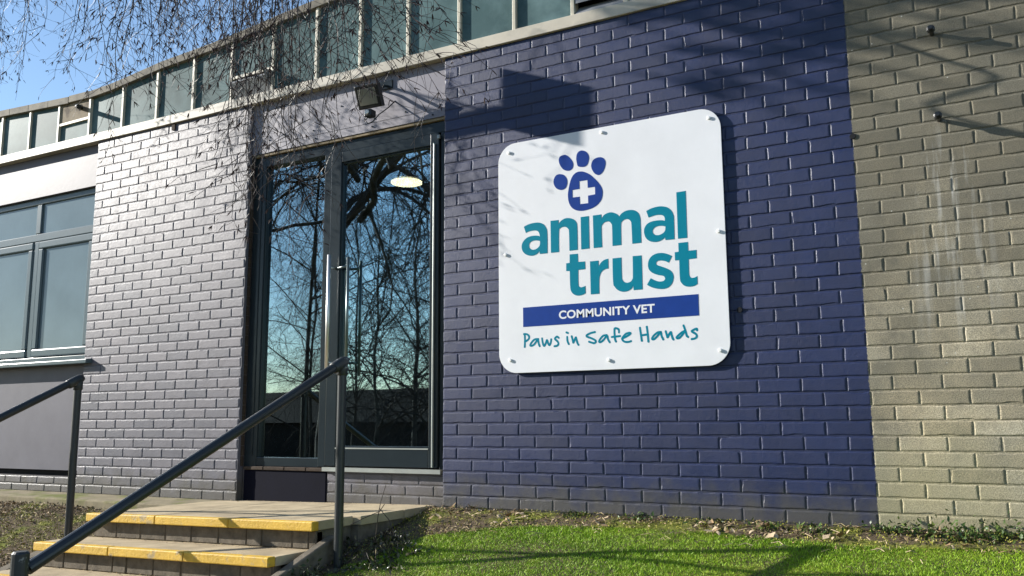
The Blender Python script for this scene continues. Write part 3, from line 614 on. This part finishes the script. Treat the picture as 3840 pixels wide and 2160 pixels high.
def rail(x, lab, ytop, ztop, ybot, zbot, base):
    r = empty('handrail', (x, -1.0, base)); tag(r, lab, 'handrail', 'handrails beside the steps')
    def lc(p): return (p[0]-x, p[1]+1.0, p[2]-base)
    q = MB(); q.tube([lc((x, -1.0, base)), lc((x, -1.0, ztop - .01))], .0245, 16); q.tube([lc((x,-1.0,base+.0)),lc((x,-1.0,base+.008))], .05, 16); q.build('post', M['rail'], r, smooth=False)
    q = MB(); q.tube([lc((x, ytop-.02, ztop-.008)), lc((x, ybot, zbot))], .0245, 16); q.build('rail', M['rail'], r)
    d_ = Vector((0, ybot-ytop, zbot-ztop)).normalized(); t0 = Vector((x, ytop, ztop))
    q = MB(); q.tube([lc(t0 + d_*.085), lc(t0 + d_*.08), lc(t0 + d_*.02), lc(t0 - d_*.01), lc(t0 - d_*.035)], [.027, .031, .032, .031, .022], 16); q.tube([lc((x,-1.0,ztop-.07)),lc((x,-1.0,ztop-.065)),lc((x,-1.0,ztop+.012)),lc((x,-1.0,ztop+.024))], [.028,.031,.030,.017], 16)
    q.build('elbow_fitting', M['railworn'], r, smooth=True)
    zb = zbot - .35
    q = MB(); q.tube([lc((x, ybot-.03, zb)), lc((x, ybot-.03, zbot+.052))], .0245, 16); q.build('post', M['rail'], r)
    q = MB(); q.tube([lc((x, ybot-.03, zbot-.05)), lc((x, ybot-.03, zbot+.058)), lc((x, ybot-.03, zbot+.066))], [.031, .031, .024], 16); q.build('cap_fitting', M['railworn'], r, smooth=False)
rail(0.0, 'dark steel tube handrail on the right of the steps, crossing in front of the door', -1.0, .858, -2.735, .005, -.30)
rail(-2.296, 'dark steel tube handrail left of the steps, in front of the grey panel', -1.0, .832, -2.75, -.05, -.26)

# ------------------------------------------------------------------ ground
def g(x, y):
    """height of the bank in front of the wall"""
    if y > 0.02: return -.12
    right = -.005 + .22*y + (.012*math.sin(3.1*x+.5)*math.sin(2.3*y) if y > -3 else 0)
    left = -.105 + .27*(y+.3) if y < -.3 else -.13
    left += .02*math.sin(2.2*x)*math.sin(3*y)
    w = min(1, max(0, (x + 2.2)/2.1)); w = w*w*(3-2*w)
    z = left*(1-w) + right*w
    if -2.2 < x < -.12 and y > -2.2: z = min(z, -.62) if y < -.1 else -.3
    return max(z, -1.06)
GX = np.concatenate([[-600,-200,-80,-40,-25,-16,-11,-8.5], np.arange(-7.5, 5.51, .1), [6,7,9,13,20,40,80,200,600]])
GY = np.concatenate([[-600,-200,-80,-40,-28,-20,-15,-11,-8.5,-7,-6,-5.4], np.arange(-5, .31, .1), [1,4,12,40,200,600]])
V = [(x, y, g(x, y) - (0 if -7 < x < 6 and -6 < y else 0)) for y in GY for x in GX]
nx = len(GX); Fq = [(j*nx+i, j*nx+i+1, (j+1)*nx+i+1, (j+1)*nx+i) for j in range(len(GY)-1) for i in range(nx-1)]
go = raw('ground', V, Fq, np.zeros(len(Fq)), M['ground'], smooth=True); tag(go, kind='structure')
nr = np.random.default_rng(3)
def gv(X, Y): return np.array([g(a, b) for a, b in zip(X, Y)])
# lawn: short blades
def lawn_edge(x): return np.interp(x, [-.2,.0,.15,.35,.7,1.2,1.6,2.1,2.5,3.2,5], [-1.7,-1.2,-.56,-.35,-.26,-.22,-.20,-.22,-.25,-.22,-.22])
n = 230000
X = nr.uniform(-.15, 4.4, n); Y = -.16 - 1.5*nr.random(n)**1.25
X2 = X + .02*np.sin(37*Y); keep = (Y < lawn_edge(X2) + nr.normal(0, .010, n))
X, Y = X[keep], Y[keep]; n = len(X); Z = gv(X, Y)
h = nr.uniform(.006, .015, n) * (1 + .35*np.sin(5*X)*np.sin(7*Y)); a = nr.uniform(0, 6.283, n); w = nr.uniform(.0014, .0030, n)
lx, ly = nr.normal(0, .011, n), nr.normal(0, .011, n)
Vg = np.empty((n, 3, 3)); Vg[:, 0] = np.c_[X - w*np.cos(a), Y - w*np.sin(a), Z - .004]; Vg[:, 1] = np.c_[X + w*np.cos(a), Y + w*np.sin(a), Z - .004]; Vg[:, 2] = np.c_[X + lx, Y + ly, Z + h]
pat = .5 + .22*np.sin(2.3*X + 1.3*np.sin(3*Y)) * np.sin(4*Y + X) + nr.normal(0, .16, n)
tag(raw('lawn_grass', Vg.reshape(-1, 3), np.arange(3*n).reshape(-1, 3), np.clip(pat, 0, 1), M['grass']), 'bright mown lawn below the navy wall', 'grass', kind='stuff')
def leaves(name, X, Y, Z, size, m, flat=.6, curl=.3, rnd=None, parent=None, asp=.55):
    """small bent leaf shaped faces (two quads along a midrib)"""
    n = len(X); a = nr.uniform(0, 6.283, n); t = nr.normal(0, flat, n); b = nr.normal(0, flat, n)
    L = size*nr.uniform(.5, 1.3, n); Wd = L*asp*nr.uniform(.6, 1.2, n)
    d = np.c_[np.cos(a)*np.cos(t), np.sin(a)*np.cos(t), np.sin(t)]; s = np.c_[-np.sin(a)*np.cos(b), np.cos(a)*np.cos(b), np.sin(b)]
    nrm = np.cross(d, s); P = np.c_[X, Y, Z]; cu = (nr.uniform(-curl, curl, n)*L)[:, None]
    l, w = L[:, None], Wd[:, None]/2
    v0 = P - d*l/2 + nrm*cu*.6; v1 = P + s*w + nrm*cu*.2 - d*l*.05; v2 = P + d*l/2 + nrm*cu*.6; v3 = P - s*w + nrm*cu*.2 - d*l*.05; vm = P - nrm*cu*.15
    Vv = np.stack([v0, v1, v2, v3, vm], 1).reshape(-1, 3); i = np.arange(n)[:, None]*5
    Ff = np.stack([np.concatenate([i+4, i+0, i+1], 1), np.concatenate([i+4, i+1, i+2], 1), np.concatenate([i+4, i+2, i+3], 1), np.concatenate([i+4, i+3, i+0], 1)], 1).reshape(-1, 3)
    r = nr.random(n) if rnd is None else rnd
    return raw(name, Vv, Ff, np.repeat(r, 4), m, parent)
# rough strip of moss and dead leaves between wall and lawn
n = 26000
X = nr.uniform(-.12, 4.4, n); Y = -.005 - nr.random(n)*.95; e = lawn_edge(X)
k = (Y > e - .05 + nr.normal(0, .02, n)) & (Y > -1.0); X, Y = X[k], Y[k]
c = .45 + np.sin(9*X + 2*np.sin(13*Y)) + np.sin(17*Y - 5*X) + nr.normal(0, .7, len(X))
mz = gv(X, Y) + .004 + .010*nr.random(len(X)); kk = c > -.35
tag(leaves('moss', X[kk], Y[kk], mz[kk] + .006, .011, M['moss'], 1.0), 'yellow green moss strip along the foot of the navy wall', 'moss', kind='stuff')
tag(leaves('leaf_litter', X[~kk], Y[~kk], mz[~kk], .019, M['litter'], .5), 'dead leaves and stalks along the foot of the navy wall', 'leaf litter', kind='stuff')
X = nr.choice([.12,.3,.55,.62,1.15,1.75,1.82,2.05,2.45,2.9,2.96,3.3,3.9], 130) + nr.normal(0, .055, 130); Y = np.maximum(-.03 - nr.random(130)*.26, lawn_edge(X) - .02)
leaves_o = leaves('fallen_leaves', X, Y, gv(X, Y) + .022, .055, M['litter'], .35, .5, rnd=nr.choice([.25, .72, .78, .75, .3], 130)); tag(leaves_o, 'larger curled tan leaves scattered by the lawn edge', 'leaf litter', kind='stuff')
# weeds rooted at the foot of the bare brick
wx = [(.95,.03), (1.75,.035), (2.30,.05), (2.62,.06), (2.78,.09), (2.95,.11), (3.10,.10), (3.22,.12), (3.34,.10), (1.35,.03), (2.05,.04), (3.02,.06)]
XX, YY, ZZ = [], [], []
for i, (x, hh) in enumerate(wx):
    y = -.05 - .03*(i % 3); n = int(40 + 900*hh)
    X = x + nr.normal(0, .045 + hh*.25, n); Y = np.minimum(-.012, y + nr.normal(0, .03, n)); XX.append(X); YY.append(Y); ZZ.append(gv(X, Y) + np.abs(nr.normal(0, .5, n))*hh*.8)
X, Y, Z = np.concatenate(XX), np.concatenate(YY), np.concatenate(ZZ)
tag(leaves('weeds', X, Y, Z, .028, M['weed'], .8, .3), 'leafy green weeds at the foot of the wall', 'weeds', kind='stuff')
# bank left of the steps
n = 30000
X = nr.uniform(-6.2, -2.2, n); Y = -.32 - 1.9*nr.random(n); Z = gv(X, Y) + .006 + .012*nr.random(n)
c = np.sin(2.1*X + .6) + 1.1*np.exp(-((Y + .75)/.28)**2)*2.1 - 1.25 + nr.normal(0, .5, n); k = c > .35
tag(leaves('moss', X[k], Y[k], Z[k] + .006, .016, M['moss'], .8), 'sunlit yellow green moss on the bank left of the steps', 'moss', kind='stuff')
tag(leaves('leaf_litter', X[~k], Y[~k], Z[~k], .024, M['litter'], .55), 'brown litter and twigs on the bank left of the steps', 'leaf litter', kind='stuff')
q = MB()
for i in range(260):
    x, y = rng.uniform(-4.6,-2.25), rng.uniform(-2.0,-.35); z = g(x, y) + .014; a = rng.uniform(0, 6.28); l = rng.uniform(.03, .12)
    q.tube([(x, y, z), (x+math.cos(a)*l*.5, y+math.sin(a)*l*.5, z+rng.uniform(0,.012)), (x+math.cos(a+.4)*l, y+math.sin(a+.4)*l, z)], .002, 4, rnd=rng.choice([.1,.6,.72,.2]))
for i in range(120):
    x, y = rng.uniform(-.05,3.4), -.03 - rng.random()*.4; z = g(x, y) + .016; a = rng.uniform(0, 6.28); l = rng.uniform(.03, .09)
    q.tube([(x, y, z), (x+math.cos(a)*l*.5, y+math.sin(a)*l*.5, z+.01), (x+math.cos(a+.4)*l, y+math.sin(a+.4)*l, z)], .0016, 4, rnd=rng.choice([.25,.6,.72]))
tag(q.build('fallen_twigs', M['litter'], attr=True), 'small broken twigs lying on the banks', 'twigs', kind='stuff')
# bits swept against the risers
XX, YY, ZZ = [], [], []
for zt_, y0_ in ((-.15, -1.0), (-.30, -1.285), (0.0, .03)):
    n = 90 if zt_ < 0 else 40
    X = nr.uniform(-2.0, -.25, n); Y = y0_ - .012 - np.abs(nr.normal(0, .035, n)); XX.append(X); YY.append(Y); ZZ.append(zt_ + .018*(X + .14) + .005)
tag(leaves('step_litter', np.concatenate(XX), np.concatenate(YY), np.concatenate(ZZ), .014, M['litter'], .3), 'leaf scraps and grit swept against the risers of the steps', 'leaf litter', kind='stuff')
# shrub by the right handrail
SH = empty('low_shrub', (.12, -1.1, g(.12, -1.1))); tag(SH, 'dark low shrub with small glossy leaves beside the right of the steps', 'shrub')
q = MB(); PX = []
for i in range(70):
    x, y = rng.uniform(-.10, .36), rng.uniform(-1.5, -.62); z = g(x, y) - .02
    a = rng.uniform(0, 6.28); l = rng.uniform(.06, .17); p = [Vector((x, y, z))]; d_ = Vector((math.cos(a)*.8, math.sin(a)*.8, 1)).normalized()
    for s_ in range(4):
        p.append(p[-1] + d_*l/4); d_ = (d_ + Vector((rng.uniform(-.4,.4), rng.uniform(-.4,.4), rng.uniform(-.5,.2)))).normalized()
    q.tube([v - SH.location for v in p], [.0035,.003,.0025,.002,.001], 4)
    for s_ in range(16):
        v = p[rng.randrange(1, 5)] + Vector((rng.gauss(0,.018), rng.gauss(0,.018), rng.gauss(0,.014))); PX.append(v - SH.location)
q.build('stem', M['bark'], SH)
PX = np.array([p[:] for p in PX]); leaves('foliage', PX[:,0], PX[:,1], PX[:,2], .030, M['shrub'], .9, .3, parent=SH)
for (pts, nm) in (([(.03,-.88,-.20),(.05,-.87,.0),(.075,-.86,.10),(.10,-.84,.20)], 0), ([(.03,-.88,-.12),(.0,-.90,.02),(-.06,-.92,.0)], 0), ([(.06,-.86,.08),(.12,-.84,.03),(.15,-.83,-.06)], 0), ([(.05,-.87,.02),(.11,-.87,.10),(.10,-.86,.15)], 0)):
    pass
q = MB()
for pts in ([(.08,-.80,-.2),(.10,-.79,.02),(.11,-.78,.10),(.135,-.77,.185)], [(.10,-.79,.04),(.02,-.82,.005),(-.05,-.84,-.03)], [(.105,-.785,.06),(.16,-.77,.0),(.19,-.76,-.08)], [(.10,-.79,.03),(.15,-.80,.085)]):
    q.tube([Vector(p) - SH.location for p in pts], .0022, 5)
q.build('bare_sprig', M['bark'], SH)

# ------------------------------------------------------------------ trees
def branch(q, p, d, l, r, lv, rg, tips, droop, maxlv):
    n = 5 if lv < 3 else 4; pts = [p.copy()]; rad = [r]; dd = d.copy()
    for i in range(n):
        dd = (dd + Vector((rg.gauss(0,.13), rg.gauss(0,.13), rg.gauss(0,.10) - droop*(.12 + .10*lv)*(i/n)))).normalized()
        pts.append(pts[-1] + dd*l/n); rad.append(r*(1 - .6*(i+1)/n))
    e_ = pts[-1] + q.base; t_ = -e_.y
    if -5 < e_.x + 3.4*t_ < 4.0 and -.5 < e_.z - 1.36*t_ < 2.75: return      # keeps the wall below the trim sunlit
    q.tube(pts, rad, 8 if lv == 0 else 5 if lv == 1 else 3, cap=False)
    if lv >= maxlv: tips.append((pts[-1], dd)); return
    k = (3, 5, 5, 4, 4)[lv] + rg.randrange(2)
    for j in range(k):
        t = rg.uniform(.35 if lv else .5, 1.0); i = min(n-1, int(t*n)); f = t*n - i
        b = pts[i].lerp(pts[i+1], f); ax = dd.orthogonal().normalized(); ax.rotate(Matrix.Rotation(rg.uniform(0, 6.283), 3, dd))
        nd_ = (dd*rg.uniform(.5, .9) + ax*rg.uniform(.5, .95)).normalized()
        branch(q, b, nd_, l*rg.uniform(.50, .72), max(r*.5*rg.uniform(.7, 1.1), .0022), lv+1, rg, tips, droop, maxlv)
def tree(name, x, y, height, r, seed, label, droop=1.0, lean=(0, 0), maxlv=4, limbs=(), low=.38, r2=None):
    rg = random.Random(seed); z = -1.06 if y < -4.6 else g(x, y)
    T = empty(name, (x, y, z)); tag(T, label, 'tree', 'bare trees across the car park')
    q = MB(); pts = [Vector((0,0,-.2))]; rad = [r*1.25]
    for i in range(8): pts.append(Vector((lean[0]*(i+1)/8 + rg.gauss(0,.05), lean[1]*(i+1)/8 + rg.gauss(0,.05), height*(i+1)/8))); rad.append(r*(1 - .75*(i+1)/8))
    q.tube(pts, rad, 12, cap=False); q.build('trunk', M['trunk'], T, smooth=True)
    q = MB(); q.base = Vector((x, y, z))
    for i in range(12 if low > .3 else 20):
        t = rg.uniform(low, 1.0); k = min(7, int(t*8)); b = pts[k].lerp(pts[k+1], t*8-k); a = rg.uniform(0, 6.283)
        branch(q, b, Vector((math.cos(a), math.sin(a), rg.uniform(.35, 1.1))).normalized(), height*rg.uniform(.26, .40), rad[k]*.5, 1, rg, [], droop, maxlv)
    for (t, dv, l, rr) in limbs:
        k = min(7, int(t*8)); b = pts[k].lerp(pts[k+1], t*8-k); branch(q, b, Vector(dv).normalized(), l, rr, 1, rg, [], droop, maxlv)
    q.build('crown', M['treebark'], T); return T
TB = tree('birch_tree', -7.5, -7.25, 10.5, .15, 11, 'bare drooping birch whose twigs hang in front of the roof, sky and door', 1.2, (.3, .2), 4,
     limbs=[(.46, (1, .35, .75), 4.2, .09), (.46, (-.5, -.8, .8), 4.2, .09), (.6, (.2, -1, .6), 3.5, .07)])
tree('bare_tree', -11.6, -11.0, 10.0, .065, 23, 'slender bare tree reflected in the sidelight', 1.0, (.6, 0))
tree('bare_tree', -9.0, -13.5, 8.0, .07, 31, 'bushy bare tree reflected low in the door glass', .8, low=.12)
tree('bare_tree', -12.8, -17.5, 8.0, .09, 47, 'far bare tree reflected in the door glass', .7, low=.15)
tree('bare_tree', -15.5, -13.5, 9.5, .15, 53, 'bare tree reflected at the left of the sidelight', .8)
for i, (x, y, hh) in enumerate(((-10.5,-15.5,7.5),(-8.2,-16.5,7),(-14.0,-16.0,8.5),(-11.5,-20.5,8),(-10.2,-12.2,6.5),(-13.2,-13.2,7.5))):
    tree('bare_tree', x, y, hh, .055, 61+i, ('bare tree deep in the thicket reflected in the door glass', 'short bare tree of the reflected thicket', 'pale thin tree of the reflected thicket', 'broad bare tree behind the reflected thicket', 'low twiggy tree in front of the reflected thicket', 'leaning bare tree of the reflected thicket')[i], .7, low=.12)
# ---- pendulous twigs of the birch in front of the building
rg = random.Random(5)
q = MB(); qc = MB()
def catkin(p, d):
    l = rg.uniform(.018, .032); d = (d + Vector((rg.gauss(0,.5), rg.gauss(0,.5), rg.gauss(0,.35) - .3))).normalized()
    qc.tube([p, p + d*l*.15, p + d*l*.6 + Vector((0,0,-.002)), p + d*l + Vector((0,0,-.005))], [.0010, .0021, .0021, .0008], 5)
def twig(p, d, l, r, lv, sag):
    n = max(3, int(l/.045)); pts = [p.copy()]; dd = d.copy(); seg = l/n; d0 = d.copy(); end = p + d*l
    for i in range(n):
        dd = (dd + Vector((rg.gauss(0,.16), rg.gauss(0,.13), rg.gauss(0,.11) - sag*.10)))
        if lv == 0: dd = dd*.75 + (end - pts[-1]).normalized()*.45
        dd = dd.normalized(); pts.append(pts[-1] + dd*seg)
    q.tube(pts, [max(r*(1 - .62*i/n), .0007) for i in range(n+1)], 5 if lv == 0 else 4 if lv == 1 else 3, cap=False)
    if lv < 2:
        for i in range(1, n+1):
            if rg.random() < (.62 if lv == 0 else .42):
                ax = Vector((rg.choice((-1, 1))*rg.uniform(.5, 1), rg.gauss(0, .55), rg.uniform(-.5, .15)))
                twig(pts[i], (dd*.6 + ax*.8).normalized(), (rg.uniform(.10, .30) if lv == 0 else rg.uniform(.04, .12)), r*(.58 if lv == 0 else .6), lv+1, sag*.8)
    if rg.random() < (.7 if lv < 2 else .34):
        for _ in range(rg.choice((1, 2, 2, 3)) if lv < 2 else rg.choice((1, 2))): catkin(pts[-1], dd)
def strand(x, y, zt, zb, dx=.0, r=.0028):
    p = Vector((x - dx*.5, y, zt)); e = Vector((x + dx*.5, y + rg.uniform(-.15, .15), zb)); twig(p, (e-p).normalized(), (e-p).length, r, 0, .25)
for _ in range(58):                                              # dense mass at the top
    x = rg.gauss(-.02, .42); strand(x, -2.0 + rg.uniform(-.5, .35), 3.0 - .28*x, 2.28 - .27*x + rg.uniform(-.16, .22), rg.uniform(-.1, .25), .0023)
for x, zb in ((.0,1.93),(.12,1.62),(.25,1.72),(.30,1.38),(.36,1.28),(.40,1.45),(.46,1.38),(.55,1.58),(.50,1.56),(.44,1.75),(.34,1.60),(.62,1.76),(.20,1.85),(.70,1.88),(.28,1.66),(.42,1.6),(.58,1.84),(.15,2.0),(.48,1.9),(.05,2.05)):
    strand(x, -2.0 + rg.uniform(-.2, .2), 2.75, zb, rg.uniform(-.05, .15), .0032)
for x, zb, dx in ((.85,1.98,.4),(1.0,1.90,.45),(1.12,1.93,.5),(.95,2.05,.5),(.8,1.86,.3),(1.05,2.05,.55),(.9,1.95,.3)): strand(x, -2.0, 2.62, zb, dx, .0028)
strand(-.60, -2.0, 2.85, 1.93, .12, .0030); strand(-.68, -2.0, 2.85, 2.18, .1, .0028); strand(-.45, -2.0, 2.8, 2.1, .1, .0028); strand(-.82, -2.05, 2.9, 2.32, .06, .0028); strand(-.55, -2.0, 2.85, 2.25, .1, .0028); strand(-.35, -2.0, 2.8, 2.2, .1, .0028)
for _ in range(24):                                              # finer, farther twigs at the left edge
    x = rg.uniform(-4.9, -2.7); strand(x, -.9 + rg.uniform(-.5, .3), 4.25 - .2*(x+4), 3.45 - .1*(x+4) + rg.uniform(-.25, .35), rg.uniform(-.3, .3), .0030)
for x, zb, dx in ((.75,2.02,.3),(1.15,2.0,.45),(1.22,1.96,.4),(.98,1.84,.35),(1.08,1.88,.3),(.7,1.8,.2)): strand(x, -2.0 + rg.uniform(-.15,.15), 2.62, zb, dx, .0026)
tw = q.build('hanging_twigs', M['bark'], TB); tc_ = qc.build('catkins', M['catkin'], TB)
for o in (tw, tc_): o.location = -Vector(TB.location)
# limbs above the picture that carry the twigs
q = MB()
for pts, r0 in (([(-6.9,-7.4,4.2),(-5.0,-5.9,5.0),(-2.6,-4.0,4.9),(-.7,-2.6,3.9),(.6,-1.9,2.95)], .07), ([(-6.9,-7.3,4.9),(-5.6,-4.6,5.9),(-4.2,-2.2,5.6),(-2.8,-1.2,4.7)], .06), ([(-5.0,-5.9,5.0),(-3.6,-3.6,4.6),(-2.2,-2.3,3.7),(-.6,-1.9,2.95)], .04), ([(-7.0,-7.4,5.2),(-7.0,-5.6,7.0),(-7.4,-4.2,8.2)], .06)):
    pts = [Vector(p) for p in pts]; D = []
    for i in range(len(pts)-1):
        for t in range(4): D.append(pts[i].lerp(pts[i+1], t/4) + Vector((rg.gauss(0,.05), rg.gauss(0,.05), rg.gauss(0,.04))))
    D.append(pts[-1]); n = len(D); q.tube(D, [max(.006, r0*(1 - .9*i/n)) for i in range(n)], 8, cap=False)
lo_ = q.build('limb', M['trunk'], TB, smooth=True); lo_.location = -Vector(TB.location)
# low limb added out of view to cast the line of shade on the lawn, and limbs shading the top right of the wall
def shadow_pt(w, t): return Vector(w) + Vector((-3.4, -1.0, 1.36))*t
q = MB()
P = [shadow_pt(w, 2.2) for w in ((-1.2,-.70,-.13),(.4,-.68,-.12),(1.2,-.66,-.115),(1.9,-.66,-.12),(2.6,-.62,-.11),(3.3,-.60,-.10),(4.2,-.6,-.1))]
D = [P[0] + Vector((-1.2,-.4,-.1)), P[0]]
for a_, b_ in zip(P, P[1:]):
    for t in (1/3, 2/3, 1): D.append(a_.lerp(b_, t) + Vector((0, rg.gauss(0,.008), rg.gauss(0,.008))))
q.tube([Vector((-9.5,-5.2,1.2))] + D, [.03] + [.021]*len(D), 8); lo_ = q.build('lawn_shadow_limb', M['trunk'], TB, smooth=True); lo_.location = -Vector(TB.location)
q = MB()
for (x, z, a, l) in ((1.95,2.86,-.16,1.3),(2.0,2.78,-.25,1.2),(2.1,2.62,-.2,1.0),(2.2,2.92,-.22,1.4),(2.5,2.72,-.3,1.2),(2.9,2.85,-.2,1.2),(2.0,2.45,-.2,.7),(2.8,2.5,-.35,.9),(3.2,2.62,-.3,.8)):
    t = 3.2; c0 = shadow_pt((x - l*.5, 0, z - a*l*.5), t); c1 = shadow_pt((x + l*.5, 0, z + a*l*.5), t); n = 8
    D = [c0.lerp(c1, i/n) + Vector((rg.gauss(0,.03), rg.gauss(0,.05), rg.gauss(0,.035))) for i in range(n+1)]
    r_ = rg.uniform(.012, .030); q.tube(D, [r_*(1 - .5*i/n) for i in range(n+1)], 6)
    for i in range(1, n):
        for _ in range(2):
            e = D[i] + Vector((rg.gauss(0,.2), rg.gauss(0,.2), rg.gauss(0,.1) + .06)); q.tube([D[i], D[i].lerp(e, .5) + Vector((0,0,.03)), e], [.008,.006,.003], 4)
lo_ = q.build('upper_limb', M['bark'], TB); lo_.location = -Vector(TB.location)

# ------------------------------------------------------------------ unseen board, rods and plate added to cast shadows beside the sign
HS = empty('shadow_board', (-3.36, -1.2, 3.95)); tag(HS, 'dark board on two cords, added out of view to cast a shadow beside the sign', 'shadow caster')
t0 = 1.12; x0 = .447 - 3.4*t0; yn = -t0; z0 = 2.43 + 1.36*t0
def rel(mb): mb.xform(Matrix.Translation(-Vector(HS.location))); return mb
q = MB(); q.box(x0-.012, x0+.012, yn-.19, yn, z0, z0+.40); rel(q).build('board', M['black'], HS)
q = MB(); q.tube([(x0, yn-.05, z0+.4), (x0, yn-.10, z0+.72)], .0025, 6); rel(q).build('cord', M['black'], HS)  # cords only give the added board a support
q = MB(); q.tube([(x0, yn-.16, z0+.4), (x0, yn-.11, z0+.72)], .0025, 6); rel(q).build('cord', M['black'], HS)
q = MB(); 
for (x, z, la, lb) in ((-.52, 2.905, 0.0, .50), (-.34, 2.752, .0, .30)):
    q = MB(); c = shadow_pt((x, 0, z), 1.5); q.tube([c + Vector((0,-la*.65,0)), c + Vector((0,-lb*.65,0))], .011, 8); rel(q).build('shadow_rod', M['black'], HS)  # added rods, cast the thin bar shadows left of the board's
c = shadow_pt((.02, 0, 2.50), 1.5)
q = MB(); q.box(c.x-.02, c.x+.42, c.y-.012, c.y+.012, c.z-.075, c.z+.075)
rel(q).build('shadow_plate', M['black'], HS)  # added plate, casts the dark band near the bar shadows
HW = [(2.60,2.61),(2.85,2.452),(3.064,2.318),(3.19,2.25),(3.262,2.20),(3.22,2.155),(3.05,2.135),(2.955,2.113),(2.98,2.07),(3.12,1.99),(3.36,1.888),(3.7,1.76)]
q = MB(); q.tube([Vector((1.3,.4,4.1)), Vector((.9,-.4,4.0))] + [shadow_pt((x, 0, z), 1.02 + .25*(i/11)) for i, (x, z) in enumerate(HW)], .008, 6)  # cable added above the view, traced back from its shadow on the wall
tag(q.build('shadow_cable', M['black']), 'black cable added out of view to cast a looped shadow on the wall', 'cable')

# ------------------------------------------------------------------ what the glass reflects: low dark building and road across the way
HB = empty('brick_house', (-22, -30, -1.06)); tag(HB, 'long low dark building with pitched roof reflected in the door glass', 'building')
q = MB(); q.box(-16, 16, -2.4, 2.4, 0, 1.75); q.build('wall', M['house'], HB)
q = MB(); q.add([(-16.5,-2.7,1.65),(16.5,-2.7,1.65),(16.5,2.7,1.65),(-16.5,2.7,1.65),(-16.5,0,3.25),(16.5,0,3.25)], [(0,1,5,4),(2,3,4,5),(0,4,3),(1,2,5),(0,3,2,1)]); q.build('roof', M['rooftile'], HB)
q = MB(); q.box(-60, 30, -24, -14.5, -1.058, -1.05); tag(q.build('road', M['tarmac']), kind='structure')
